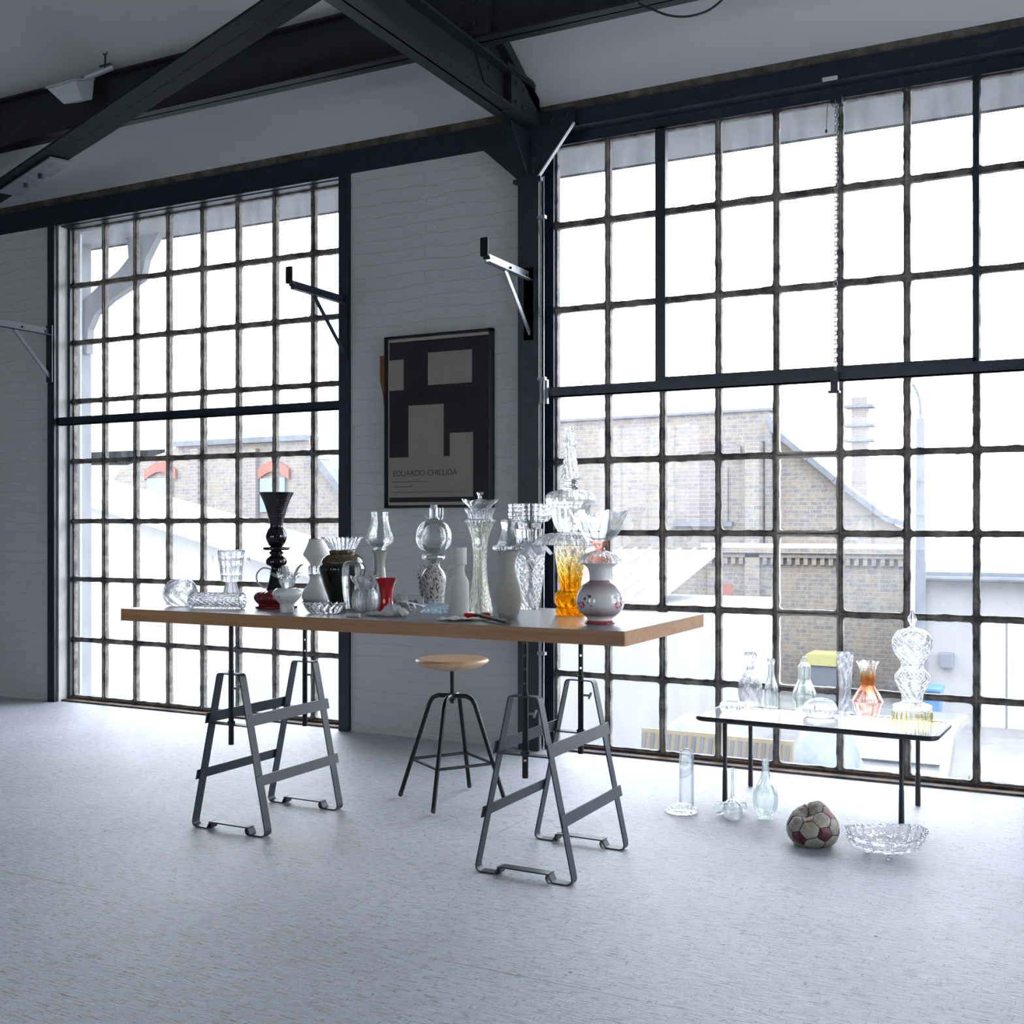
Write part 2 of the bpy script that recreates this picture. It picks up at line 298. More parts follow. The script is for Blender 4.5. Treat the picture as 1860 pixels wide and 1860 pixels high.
# ---------------------------------------------------------------- mesh building
class MB:
    def __init__(s): s.v = []; s.f = []; s.mi = []
    def add(s, vs, fs, mi=0):
        o = len(s.v); s.v += [Vector(v) for v in vs]; s.f += [tuple(i+o for i in f) for f in fs]; s.mi += [mi]*len(fs); return s
    def box(s, a, b, mi=0):
        x0,x1 = sorted((a[0],b[0])); y0,y1 = sorted((a[1],b[1])); z0,z1 = sorted((a[2],b[2]))
        return s.add([(x0,y0,z0),(x1,y0,z0),(x1,y1,z0),(x0,y1,z0),(x0,y0,z1),(x1,y0,z1),(x1,y1,z1),(x0,y1,z1)],
              [(0,3,2,1),(4,5,6,7),(0,1,5,4),(1,2,6,5),(2,3,7,6),(3,0,4,7)], mi)
    def bar(s, p, q, w, h, up=(0,0,1), mi=0):     # rectangular bar from p to q
        p, q = Vector(p), Vector(q); d = (q-p).normalized(); a = d.cross(Vector(up))
        if a.length < 1e-4: a = d.cross(Vector((1,0,0)))
        a.normalize(); b = a.cross(d).normalized(); vs = []
        for c in (p, q):
            for i, j in ((-1,-1),(1,-1),(1,1),(-1,1)): vs.append(c+a*(w/2*i)+b*(h/2*j))
        return s.add(vs, [(0,1,2,3),(7,6,5,4),(0,4,5,1),(1,5,6,2),(2,6,7,3),(3,7,4,0)], mi)
    def tube(s, pts, r, n=10, closed=False, mi=0, caps=True):
        pts = [Vector(p) for p in pts]; m = len(pts); rr = r if isinstance(r, (list, tuple)) else [r]*m
        vs = []; fs = []; prev = None
        for i, p in enumerate(pts):
            if closed: d = (pts[(i+1)%m]-pts[i-1])
            else: d = pts[min(i+1,m-1)]-pts[max(i-1,0)]
            d.normalize()
            if prev is None:
                a = d.cross(Vector((0,0,1)));
                if a.length < 1e-3: a = d.cross(Vector((1,0,0)))
            else: a = prev - d*prev.dot(d)
            a.normalize(); prev = a; b = d.cross(a)
            for k in range(n):
                t = 2*PI*k/n; vs.append(p+(a*math.cos(t)+b*math.sin(t))*rr[i])
        for i in range(m if closed else m-1):
            for k in range(n):
                a0 = i*n+k; a1 = i*n+(k+1)%n; j = (i+1)%m; fs.append((a0, a1, j*n+(k+1)%n, j*n+k))
        if not closed and caps: fs += [tuple(range(n))[::-1], tuple((m-1)*n+k for k in range(n))]
        return s.add(vs, fs, mi)
    def prism(s, poly, d, mi=0):                   # planar polygon (3D points) pushed by vector d
        n = len(poly); p = [Vector(q) for q in poly]; d = Vector(d)
        return s.add(p+[q+d for q in p], [tuple(range(n))[::-1], tuple(range(n, 2*n))]+[(i,(i+1)%n,(i+1)%n+n,i+n) for i in range(n)], mi)
    def lathe(s, c, prof, seg=48, mod=None, mi=0):
        """prof (r,z) list; closes poles when r==0"""
        cx, cy = c[0], c[1]; fs = []; vs = []; rings = []
        zs = [z for r, z in prof]; z0, z1 = min(zs), max(zs)
        for i, (r, z) in enumerate(prof):
            if r < 1e-6: rings.append([len(vs)]); vs.append((cx, cy, z)); continue
            ring = []
            for k in range(seg):
                t = 2*PI*k/seg; m_, dz = (mod(t, (z-z0)/(z1-z0+1e-9), i) if mod else (1, 0))
                ring.append(len(vs)); vs.append((cx+r*m_*math.cos(t), cy+r*m_*math.sin(t), z+dz))
            rings.append(ring)
        for a, b in zip(rings, rings[1:]):
            if len(a) == 1 and len(b) == 1: continue
            for k in range(seg):
                k2 = (k+1) % seg
                if len(a) == 1: fs.append((a[0], b[k2], b[k])[::-1] if False else (a[0], b[k2], b[k]))
                elif len(b) == 1: fs.append((a[k], a[k2], b[0]))
                else: fs.append((a[k], a[k2], b[k2], b[k]))
        return s.add(vs, fs, mi)

WL = {}
def finish(o, parent, label=None):
    if parent is not None: o.parent = parent
    if label: o['label'] = label
    return o
def obj(name, mb, mat, parent=None, loc=None, smooth=False, label=None, ang=40, bevel=0., recalc=True):
    """one mesh object; mb is in world coordinates; loc = origin for a top-level object"""
    me = bpy.data.meshes.new(name)
    if parent is not None: base = WL[parent]; lc = Vector((0,0,0))
    else: base = Vector(loc) if loc is not None else Vector((0,0,0)); lc = base
    me.from_pydata([v-base for v in mb.v], [], mb.f)
    for m_ in (mat if isinstance(mat, (list, tuple)) else [mat]): me.materials.append(M[m_] if isinstance(m_, str) else m_)
    me.polygons.foreach_set('material_index', mb.mi)
    if recalc:
        bm = bmesh.new(); bm.from_mesh(me); bmesh.ops.recalc_face_normals(bm, faces=bm.faces)
        bm.to_mesh(me); bm.free()
    if smooth:
        me.polygons.foreach_set('use_smooth', [True]*len(me.polygons))
        if ang < 180: me.set_sharp_from_angle(angle=math.radians(ang))
    me.update()
    o = bpy.data.objects.new(name, me); COL.objects.link(o); o.location = lc; WL[o] = base.copy()
    if bevel > 0:
        md = o.modifiers.new('bevel', 'BEVEL'); md.width = bevel; md.segments = 2; md.limit_method = 'ANGLE'
    return finish(o, parent, label)
def tag(o, label, cat, group=None):
    o['label'] = label; o['category'] = cat
    if group: o['group'] = group
    return o
def thing(name, label, cat, loc, group=None):
    o = bpy.data.objects.new(name, None); COL.objects.link(o); o.location = loc; o.empty_display_size = .05
    WL[o] = Vector(loc); return tag(o, label, cat, group)
def struct(o): o['kind'] = 'structure'; return o

def catmull(pts, n=5):
    """smooth a profile; a doubled point keeps a corner"""
    out = []; segs = [[pts[0]]]
    for p in pts[1:]:
        if p == segs[-1][-1]: segs.append([p])
        else: segs[-1].append(p)
    for s_ in segs:
        if len(s_) < 2:
            if not out or out[-1] != s_[0]: out.append(s_[0])
            continue
        e = [s_[0]]+s_+[s_[-1]]
        for i in range(1, len(e)-2):
            p0, p1, p2, p3 = e[i-1:i+3]
            for k in range(n):
                t = k/n; q = []
                for a in range(len(p1)):
                    q.append(.5*((2*p1[a])+(-p0[a]+p2[a])*t+(2*p0[a]-5*p1[a]+4*p2[a]-p3[a])*t*t+(-p0[a]+3*p1[a]-3*p2[a]+p3[a])*t**3))
                if a and q[0] < 0 and len(q) == 2: q[0] = 0
                out.append(tuple(q))
        out.append(s_[-1])
    r = [out[0]]
    for p in out[1:]:
        if abs(p[0]-r[-1][0])+abs(p[1]-r[-1][1]) > 1e-5: r.append(p)
    return r
def shell(prof, wall=None, foot=.004):
    """outer profile bottom->top; returns a closed profile with inside wall, open at the top"""
    o = [(0, prof[0][1])]+list(prof)
    if wall is None: return o+[(0, prof[-1][1])]
    inner = [(max(r-wall, .0008), z) for r, z in reversed(prof) if z > prof[0][1]+foot]
    if not inner: inner = [(max(prof[-1][0]-wall, .001), prof[-1][1])]
    return o+inner+[(0, prof[0][1]+foot)]
class SP:
    """a spot on a level surface found from the photo: centre, metres per photo pixel"""
    def __init__(s, px, py, Z):
        s.px = px; s.s = (H-Z)/(py-955); s.x = xc(px)*s.s; s.y = yc(px)*s.s; s.z = Z
    def Z(s, py): return H-(py-955)*s.s
    def off(s, dpx): return (s.x+.8886*dpx*s.s, s.y+.4586*dpx*s.s)   # sideways across the view
    def at(s, px, py): x, y = s.off((px-s.px)); return Vector((x, y, s.Z(py)))
    def prof(s, pts, z0=None):
        out = [(w*s.s, s.Z(y)) for w, y in pts]
        if z0 is not None: dz = z0-out[0][1]; out = [(out[0][0], z0)]+[(r, max(z, z0+.0005)) if i or True else (r, z) for i, (r, z) in enumerate(out[1:])]
        return out
def flutes(n, a, tw=0.): return lambda t, u, i: (1+a*math.cos(n*t+tw*u*2*PI), 0)
def ribs(n, a, tw=0.): return lambda t, u, i: (1-a*(1-abs(math.sin((n*t+tw*u*2*PI)/2))), 0)
def diamonds(n, m, a): return lambda t, u, i: (1+a*(abs(math.sin(n*t/2+m*PI*u))*abs(math.sin(n*t/2-m*PI*u))-.4), 0)
def blocks(n, m, a): return lambda t, u, i: (1-a*max(math.exp(-((math.sin(n*t/2))/.22)**2), math.exp(-((math.sin(m*PI*u))/.25)**2)), 0)
def frill(n, a, rim=.8, dz=.006, base=None):
    def f(t, u, i):
        m_, d = base(t, u, i) if base else (1, 0)
        w = max(0, (u-rim)/(1-rim)); return (m_+a*w*math.cos(n*t), d+dz*w*math.cos(n*t))
    return f
def star(n, a, tw): return lambda t, u, i: (1+a*abs(math.sin(n*t/2+tw*math.sin(u*PI)*PI)), 0)
FLAT = dict(smooth=False)
# ================================================================ SETTING
WY = 6.40      # inner face of the window wall
GY = 6.55      # plane of the glazing
XL, XR, YB = -15.0, 4.3, -6.0
BEAM0, BEAM1 = 3.79, 4.02
def slope_z(y): return 4.02 + (.55*(6.4-y) if y > .2 else .55*(y+6.0))

def rounded_cell(x0, x1, z0, z1, r, jit, rnd):
    pts = []
    for cx, cz, a0 in ((x1-r, z1-r, 0), (x0+r, z1-r, 90), (x0+r, z0+r, 180), (x1-r, z0+r, 270)):
        for k in range(4):
            a = math.radians(a0+k*30); pts.append((cx+r*math.cos(a), cz+r*math.sin(a)))
    # add points along the edges, slightly uneven like old putty
    out = []
    n = len(pts)
    for i in range(n):
        p, q = pts[i], pts[(i+1) % n]; d = math.hypot(q[0]-p[0], q[1]-p[1]); k = max(1, int(d/.03))
        for j in range(k): out.append((p[0]+(q[0]-p[0])*j/k, p[1]+(q[1]-p[1])*j/k))
    cx, cz = (x0+x1)/2, (z0+z1)/2
    ph = rnd.random()*50
    return [(x+(cx-x)*0+(1 if x < cx else -1)*jit*max(0, mnoise.noise(Vector((x*22, z*22, ph)))+.1)*1.6,
             z+(1 if z < cz else -1)*jit*max(0, mnoise.noise(Vector((z*22, x*22, ph+9)))+.1)*1.6) for x, z in out]

def glazed_window(idx, xs, zs, fancy=True, pale=(), clean=(), wbar=.030, Y=GY, sign=-1, sash=None):
    """grid of panes with uneven putty corners"""
    rnd = random.Random(idx*11)
    fr = MB(); pn = MB(); pal = MB()
    d0, d1 = Y-.018, Y+.018
    nx, nz = len(xs)-1, len(zs)-1
    for i in range(nx):
        for j in range(nz):
            x0, x1, z0, z1 = xs[i], xs[i+1], zs[j], zs[j+1]
            hw = wbar/2; tgt = pal if (i, j) in pale else fr
            if fancy:
                inn = rounded_cell(x0+hw, x1-hw, z0+hw, z1-hw, .012+.008*rnd.random(), .004, rnd)
                cx, cz = (x0+x1)/2, (z0+z1)/2
                outp = []
                for (x, z) in inn:
                    dx, dz = x-cx, z-cz; s_ = 1e9
                    if abs(dx) > 1e-6: s_ = min(s_, ((x1-x0)/2)/abs(dx))
                    if abs(dz) > 1e-6: s_ = min(s_, ((z1-z0)/2)/abs(dz))
                    outp.append((cx+dx*s_, cz+dz*s_))
                m = len(inn); vs = [(x, d0, z) for x, z in inn]+[(x, d0, z) for x, z in outp]+[(x, d1, z) for x, z in inn]+[(x, d1, z) for x, z in outp]
                fs = []
                for k in range(m):
                    q = (k+1) % m
                    fs += [(k, q, m+q, m+k), (2*m+k, 3*m+k, 3*m+q, 2*m+q), (k, 2*m+k, 2*m+q, q)]
                tgt.add(vs, fs)
            else:
                tgt.box((x0, d0, z0), (x0+hw, d1, z1)); tgt.box((x1-hw, d0, z0), (x1, d1, z1)); tgt.box((x0, d0, z0), (x1, d1, z0+hw)); tgt.box((x0, d0, z1-hw), (x1, d1, z1))
            mi = 2 if j == nz-1 else (1 if (i, j) in clean else 0)
            pn.add([(x0, Y+.004, z0), (x1, Y+.004, z0), (x1, Y+.004, z1), (x0, Y+.004, z1)], [(0,1,2,3)], mi)
    # slim raised spines of the bars, on the room side
    for x in xs[1:-1]: fr.box((x-.006, d0-.012, zs[0]), (x+.006, d0+.002, zs[-1]))
    for z in zs[1:-1]: fr.box((xs[0], d0-.010, z-.006), (xs[-1], d0+.002, z+.006))
    w = obj('window_%d' % idx, fr, 'muntin', loc=((xs[0]+xs[-1])/2, Y, zs[0]), recalc=False); struct(w)
    if pal.v: obj('glazing_bars', pal, 'muntin_pale', w, recalc=False)
    obj('glass_panes', pn, ['pane', 'pane_clean', 'pane_top'], w, recalc=False)
    return w

def build_setting():
    struct(obj('floor', MB().box((XL, YB, -.2), (XR, 6.62, 0)), 'floor', loc=(0,0,0)))
    # ceiling: two white slopes
    c = MB()
    for y0, y1 in ((6.62, .2), (.2, YB)):
        z0, z1 = slope_z(y0), slope_z(y1)
        c.prism([(XL, y0, z0), (XL, y1, z1), (XL, y1, z1+.15), (XL, y0, z0+.15)], (XR-XL, 0, 0))
    struct(obj('ceiling', c, 'ceiling', loc=(0,0,4)))
    # brick piers of the window wall (one wall, pierced by the windows)
    bk = MB()
    for x0, x1 in ((XL, -7.455), (-4.54, -3.24), (-.29, 1.01), (3.96, XR+.3)):
        bk.box((x0, WY, 0), (x1, 6.72, 3.80))
    struct(obj('wall_back', bk, 'brick', loc=(-3.9, WY, 0)))
    jb = MB().box((-7.455, WY+.015, 0), (-7.375, 6.62, 3.8))
    struct(obj('trim_reveal', jb, 'plaster', loc=(-7.4, WY, 0)))
    # side walls and wall behind the camera, with a row of windows in it
    rw = MB()                                 # right-hand end wall; its glazed opening is added out of view for side light
    rw.box((XR, 5.6, -.2), (XR+.3, 6.7, 4.0)); rw.box((XR, YB, -.2), (XR+.3, 2.934, 4.05)); rw.box((XR, 2.934, -.2), (XR+.3, 5.6, .5))
    rw.prism([(XR, YB, 3.9), (XR, 6.7, 3.9), (XR, .2, 7.44)], (.3, 0, 0)); struct(obj('wall_right', rw, 'brick_side', loc=(XR, 0, 0)))
    for q in (2,):
        a, b = -2.4+q*2.667, -2.4+(q+1)*2.667; n = 6
        fill_window = glazed_window(10+q, [a+(b-a)*i/n for i in range(n+1)], [.5, 1.07, 1.64, 2.21, 2.78, 3.35, 3.9], False, Y=0)  # unseen window, added to bring more light from the right
        fill_window.rotation_euler = (0, 0, PI/2); fill_window.location = (XR+.15, (a+b)/2, .5)
    for nm, x0, x1 in (('wall_left', XL-.3, XL),):
        g = [(x0, YB, -.2), (x0, 6.7, -.2), (x0, 6.7, 4.0), (x0, .2, 7.44), (x0, YB, 4.05)]
        struct(obj(nm, MB().prism(g, (x1-x0, 0, 0)), 'brick_side', loc=(x0, 0, 0)))
    f = MB(); xs = [XL, -8.2, -6.2, -3.8, -1.8, XR]
    f.box((XL, YB-.3, -.2), (XR, YB, 1.0)); f.box((XL, YB-.3, 3.2), (XR, YB, 4.05))
    for a, b in zip(xs[::2], xs[1::2]): f.box((a, YB-.3, 1.0), (b, YB, 3.2))
    struct(obj('wall_front', f, 'brick_dark', loc=(0, YB, 0)))
    k = 4
    for a, b in zip(xs[1::2], xs[2::2]):
        n = 4; glazed_window(k, [a+(b-a)*i/n for i in range(n+1)], [1.0, 1.55, 2.1, 2.65, 3.2], False, Y=YB-.15); k += 1
    # windows of the wall in the picture
    zl = [.022, .487, .972, 1.437, 1.918, 2.40, 2.87, 3.33, 3.795]
    glazed_window(1, [-7.353, -7.008, -6.672, -6.330, -5.988, -5.648, -5.305, -4.960, -4.615], zl, wbar=.034, clean=((4,4),(5,4)))
    zr = [.02, .469, .903, 1.356, 1.806, 2.235, 2.763, 3.296, 3.80]
    glazed_window(2, [-3.066, -2.706, -2.350, -2.003, -1.659, -1.299, -.940, -.586, -.29], zr, wbar=.034, pale=((4,4),(4,3),(4,2),(4,1)), clean=((4,3),(4,2),(4,1),(4,4),(5,1)))
    for i, a in ((3, 1.10),):
        n = 8; b = 3.94
        glazed_window(i, [a+(b-a)*q/n for q in range(n+1)], zl, False)
    # opening sash: a heavier frame inside window 2
    s = MB(); x0, x1, z0, z1 = -2.352, -.586, 2.275, 3.80
    for a, b in (((x0-.032, GY-.05, z0-.01), (x0+.032, GY+.0, z1)), ((x1-.016, GY-.045, z0), (x1+.016, GY, z1)), ((x0, GY-.045, z0-.012), (x1, GY, z0+.02))): s.box(a, b)
    struct(obj('trim_sash', s, 'steel', loc=(x0, GY, z0)))
    # heads, jambs and sills around the glass
    h = MB()
    h.box((-7.40, 6.44, 3.785), (-4.60, 6.60, 3.83)); h.box((-3.09, 6.50, 3.79), (-.29, 6.60, 3.865))
    h.box((-7.395, 6.50, 0), (-7.345, 6.60, 3.8)); h.box((-3.13, 6.50, 0), (-3.06, 6.60, 3.86))
    h.box((-4.66, 6.50, 0), (-4.60, 6.60, 3.8))
    struct(obj('trim_frame', h, 'steel', loc=(-5, 6.5, 0)))
    sl = MB()
    for x0, x1 in ((-7.375, -4.62), (-3.09, -.29), (1.05, 3.96)):
        sl.box((x0, 6.44, 0), (x1, 6.70, .012)); sl.box((x0, 6.515, .0), (x1, 6.60, .028))
    struct(obj('trim_sill', sl, 'sill', loc=(-5, 6.5, 0)))
    # steel wall plate above the windows, sooty strip between it and the roof
    b = MB()
    b.box((XL, 6.40, BEAM0+.01), (-3.10, 6.66, 3.955)); b.box((-3.10, 6.40, 3.862), (XR, 6.66, 3.965))
    b.box((XL, 6.392, BEAM0), (-4.62, 6.45, BEAM0+.012)); b.box((-3.09, 6.392, 3.855), (XR, 6.58, 3.865))
    b.box((XL, 6.394, 3.945), (XR, 6.42, 3.96))
    struct(obj('trim_beam', b, 'steel', loc=(-5, 6.4, 3.8)))
    struct(obj('trim_soot', MB().box((XL, 6.41, 3.955), (XR, 6.66, 4.06)), 'dirt', loc=(-5, 6.4, 3.95)))

def ibeam(mb, x0, x1, y0, y1, z0, z1, axis, tf=.016, tw=.012):
    """I section: axis 'x' or 'y' is the long direction"""
    if axis == 'x':
        mb.box((x0, y0, z0), (x1, y1, z0+tf)); mb.box((x0, y0, z1-tf), (x1, y1, z1)); c = (y0+y1)/2
        mb.box((x0, c-tw/2, z0), (x1, c+tw/2, z1))
    else:
        mb.box((x0, y0, z0), (x1, y1, z0+tf)); mb.box((x0, y0, z1-tf), (x1, y1, z1)); c = (x0+x1)/2
        mb.box((c-tw/2, y0, z0), (c+tw/2, y1, z1))

def rivet_parts(par, pts, r=.014, axis=(0,-1,0), mat='steel', name='rivet'):
    for p in pts: mb = MB(); rivets(mb, [p], r, axis); obj(name, mb, mat, par)
def rivets(mb, pts, r=.014, axis=(0,-1,0)):
    for p in pts:
        p = Vector(p); mb.tube([p, p+Vector(axis)*.008, p+Vector(axis)*.012], [r, r, r*.5], 8)

def build_steel():
    # main column with gussets
    t = thing('steel_column', 'dark blue steel column right of the white brick pier, with triangular gussets at its head', 'column', (-3.165, 6.36, 0))
    c = MB(); c.box((-3.237, 6.352, 0), (-3.092, 6.366, 3.80)); c.box((-3.237, 6.60, 0), (-3.092, 6.614, 3.8)); c.box((-3.172, 6.36, 0), (-3.158, 6.61, 3.8))
    obj('post', c, 'steel', t)
    g = MB()
    g.prism([(-3.235, 6.350, 3.56), (-3.235, 6.350, 3.80), (-3.235, 6.350, 3.95), (-3.50, 6.350, 3.80)], (0, .012, 0))
    g.prism([(-3.095, 6.350, 3.56), (-2.85, 6.350, 3.86), (-2.85, 6.350, 3.96), (-3.095, 6.350, 3.96)], (0, .012, 0))
    g.box((-3.237, 6.350, 3.55), (-3.092, 6.364, 3.96)); g.box((-3.26, 6.33, 3.535), (-3.07, 6.37, 3.56))
    obj('gusset_plate', g, 'steel', t)
    rb = MB(); rb.prism([(-3.171, 6.35, 3.58), (-3.171, 6.35, 3.85), (-3.171, 6.12, 3.85)], (.012, 0, 0)); obj('stiffener', rb, 'steel', t)
    e = MB().prism([(-3.095, 6.33, 3.56), (-2.85, 6.33, 3.862), (-2.845, 6.33, 3.857), (-3.09, 6.33, 3.553)], (0, .03, 0)); obj('edge_strip', e, 'conduit', t, label='bright bare steel edge')
    rivet_parts(t, [(x, 6.350, z) for x in (-3.21, -3.12) for z in (3.60, 3.68, 3.76, 3.9)]+[(-3.0, 6.35, 3.9), (-2.9, 6.35, 3.91), (-3.33, 6.35, 3.87)])
    # smaller columns
    for i, (x0, x1, lab) in enumerate(((-4.622, -4.538, 'narrow dark steel column between the left window and the brick pier'), (-7.455, -7.378, 'narrow dark steel column at the far left edge of the left window'), (-.29, -.21, 'narrow dark steel column just right of the large window'))):
        o = obj('steel_column', MB().box((x0, 6.372, 0), (x1, 6.388, 3.80)).box(((x0+x1)/2-.008, 6.385, 0), ((x0+x1)/2+.008, 6.52, 3.8)).box((x0, 6.50, 0), (x1, 6.516, 3.8)), 'steel', loc=((x0+x1)/2, 6.38, 0)); tag(o, lab, 'column')
    # conduit pipes
    t = thing('conduit_pipe', 'thin bright metal conduit pipe running up the right side of the main column', 'pipe', (-3.08, 6.36, 0))
    obj('pipe', MB().tube([(-3.079, 6.350, .02), (-3.079, 6.350, 3.56)], .0075, 8), 'conduit', t, smooth=True)
    obj('pipe', MB().tube([(-3.058, 6.352, .02), (-3.058, 6.352, 3.56)], .005, 8), 'conduit', t, smooth=True)
    for z in (.6, 2.30, 3.3): obj('clip', MB().box((-3.095, 6.338, z), (-3.045, 6.37, z+.02)), 'galv', t)
    # tie beam square to the wall
    t = thing('tie_beam', 'heavy black steel tie beam running from the column head towards the camera', 'beam', (-3.16, 5, 3.87))
    b = MB(); ibeam(b, -3.24, -3.08, YB+.05, 6.38, 3.868, 4.095, 'y'); obj('beam', b, 'steel_b', t)
    pl = MB(); pl.box((-3.155, 5.98, 3.86), (-3.09, 6.36, 4.1)); pl.box((-3.12, 5.9, 4.09), (-3.07, 6.36, 4.11)); obj('splice_plate', pl, 'steel_b', t)
    rivet_parts(t, [(-3.09, y, z) for y in (6.04, 6.14) for z in (3.92, 4.03)], axis=(1,0,0), mat='steel_b')
    # rafters under the roof slope
    t = thing('rafter', 'black steel rafter rising under the white roof above the tie beam', 'beam', (-3.16, 6.3, 4.0))
    b = MB()
    for dx in (-.07, .012):
        b.prism([(-3.16+dx, 6.36, 3.95), (-3.16+dx, 6.36, 4.03), (-3.16+dx, .2, 7.40), (-3.16+dx, .2, 7.28)], (.058, 0, 0))
    obj('angle_bars', b, 'steel_b', t)
    g = MB(); g.prism([(-3.158, 6.38, 3.90), (-3.158, 5.75, 3.95), (-3.158, 5.62, 4.12), (-3.158, 5.7, 4.34), (-3.158, 6.37, 4.0)], (.014, 0, 0)); obj('gusset_plate', g, 'steel_b', t)
    rivet_parts(t, [(-3.144, y, z) for y, z in ((5.8, 4.05), (5.9, 4.12), (5.8, 4.2), (6.05, 4.0), (6.2, 3.98))], axis=(1,0,0), mat='steel_b')
    # purlins along the building
    t = thing('purlin', 'black steel purlin running parallel to the window wall below the roof', 'beam', (-4, 5.58, 4.1))
    b = MB(); ibeam(b, XL+.02, XR-.02, 5.515, 5.645, 4.10, 4.43, 'x', .014, .012); obj('beam', b, 'steel_b', t)
    hg = MB(); hg.box((-3.16-.10, 5.50, 4.115), (-3.16+.16, 5.572, 4.40)); rivets(hg, [(-3.16+dx, 5.50, z) for dx in (.0, .08, .13) for z in (4.18, 4.3)]); obj('cleat', hg, 'steel_b', t)
    t2 = obj('purlin', MB().box((XL, 2.5, 5.6), (XR, 2.62, 5.85)), 'steel_b', loc=(-4, 2.56, 5.6)); tag(t2, 'second black steel purlin higher up under the roof, out of the frame', 'beam')
    # horizontal diagonal brace, double angle
    t = thing('diagonal_brace', 'long dark steel brace crossing the upper left diagonally below the purlin', 'beam', (-5.5, 5.2, 3.95))
    p0 = Vector((-8.62, 6.37, 3.95)); p1 = Vector((-3.25, 4.33, 3.95)); d = (p1-p0).normalized(); sd = Vector((-d.y, d.x, 0))
    b = MB(); b.bar(p0+Vector((0,0,.045)), p1+Vector((0,0,.045)), .012, .10)
    b.bar(p0-sd*.05, p1-sd*.05, .10, .012); b.bar(p0+sd*.055, p1+sd*.055, .10, .012)
    obj('angle_bars', b, 'brace', t)
    q0 = onZ(15, 352, 3.93); q1 = onZ(112, 290, 3.93)
    s = MB().bar(q0, q1, .16, .012); obj('splice_plate', s, 'galv', t)
    for f in (.35, .62): c = q0.lerp(q1, f); obj('bolt', MB().tube([c+Vector((0,0,-.005)), c+Vector((0,0,-.035))], .016, 8), 'steel', t)
    # flat steel rails in front of the windows
    for x0, x1, lab in ((-7.44, -4.60, 'flat dark steel rail across the left window'), (-3.09, -.25, 'flat dark steel rail across the right window')):
        t = thing('window_rail', lab, 'rail', ((x0+x1)/2, 6.43, 2.2))
        obj('bar', MB().box((x0+.02, 6.415, 2.198), (x1, 6.425, 2.262)).box((x0+.02, 6.415, 2.198), (x1, 6.455, 2.206)), 'steel', t)
        obj('end_bracket', MB().box((x0-.015, 6.395, 2.16), (x0+.035, 6.42, 2.31)), 'galv', t)
    # hook brackets on the columns
    for i, (x, z, lab, mt) in enumerate(((-3.165, 2.955, 'light steel arm with dark upturned hook on the main column right of the poster', 'galv'),
                                     (-4.575, 2.935, 'dark steel arm with upturned hook in front of the left window', 'trestle'),
                                     (-7.415, 2.94, 'steel arm with strut on the column at the far left edge', 'trestle'))):
        t = thing('wall_bracket', lab, 'bracket', (x, 6.35, z))
        y1 = 6.355; y0 = 5.80
        a = MB(); a.box((x-.006, y0, z-.03), (x+.004, y1, z+.03)); a.box((x-.006, y0, z-.03), (x+.034, y1, z-.024)); obj('arm', a, mt, t, bevel=.002)
        hk = MB(); hk.box((x-.02, y0-.035, z+.0), (x+.03, y0-.018, z+.11)); hk.bar((x+.005, y0+.01, z-.01), (x+.005, y0-.026, z+.03), .045, .012); obj('hook_tip', hk, 'gloss_black', t, label='black upturned tip', bevel=.006)
        st = MB(); st.bar((x+.012, 6.02, z-.03), (x+.012, y1-.003, z-.36), .03, .008, up=(1,0,0)); obj('strut', st, mt, t)
        bp = MB(); bp.box((x-.03, 6.352, z-.40), (x+.035, 6.360, z+.05)); obj('back_plate', bp, 'steel', t)
        rivet_parts(t, [(x+.004, 6.1, z), (x+.004, 6.32, z)], .008, (1,0,0), name='bolt')
    # chain with handle, and a pull cord
    t = thing('pull_chain', 'steel link chain hanging in front of the right window from the frame top', 'chain', (-1.33, 6.40, 3.80))
    top = onY(1519, 185, 6.44); bot = onY(1517, 678, 6.40); n = 62; ch = MB()
    for i in range(n):
        p = top.lerp(bot, i/(n-1)); a = (Vector((1,0,0)) if i % 2 else Vector((.25,1,0))).normalized(); hh = (top.z-bot.z)/n*.66; loop = []
        for k in range(10):
            q = 2*PI*k/10; loop.append(p+a*(.011*math.cos(q))+Vector((0,0,hh*math.sin(q))))
        ch.tube(loop, .0026, 5, closed=True)
    obj('links', ch, 'galv', t, smooth=True)
    hb = bot; w = MB(); w.box((hb.x-.02, 6.37, hb.z-.10), (hb.x+.02, 6.41, hb.z+.01)); w.box((hb.x-.032, 6.365, hb.z-.11), (hb.x+.028, 6.412, hb.z-.098)); obj('catch', w, 'steel', t)
    tb = MB().box((top.x-.03, 6.43, top.z-.01), (top.x+.03, 6.50, top.z+.03)); obj('hanger', tb, 'steel', t)
    cord = MB(); a = onY(1504, 145, 6.385); b = onY(1501, 238, 6.385); cord.tube([a, a.lerp(b, .5)+Vector((.002,0,0)), b], .0015, 6)
    t = thing('dangling_string', 'short thin dark cord with a small knob hanging above the right window', 'cord', a); obj('cord', cord, 'cable', t)
    kb = MB(); kb.tube([b+Vector((0,0,.01)), b, b-Vector((0,0,.012))], [.003, .008, .004], 8); obj('knob', kb, 'cable', t, smooth=True)
    pt = MB().box((a.x-.03, 6.378, a.z-.004), (a.x+.05, 6.392, a.z+.014)); obj('tape', pt, 'roof_white', t)
    # hanging cable on the purlin
    pts = [onY(1160, 6, 5.50), onY(1185, 17, 5.50), onY(1215, 28, 5.50), onY(1248, 30, 5.50), onY(1280, 22, 5.50), onY(1300, 10, 5.5), onY(1320, -8, 5.51)]
    cs = catmull([tuple(p) for p in pts], 5)
    o = obj('hanging_cable', MB().tube(cs, .006, 8), 'cable', smooth=True, loc=pts[3]); tag(o, 'black cable sagging from the purlin at the top of the picture', 'cable')
    # floodlight clamped to the purlin
    c = onY(140, 168, 5.38)
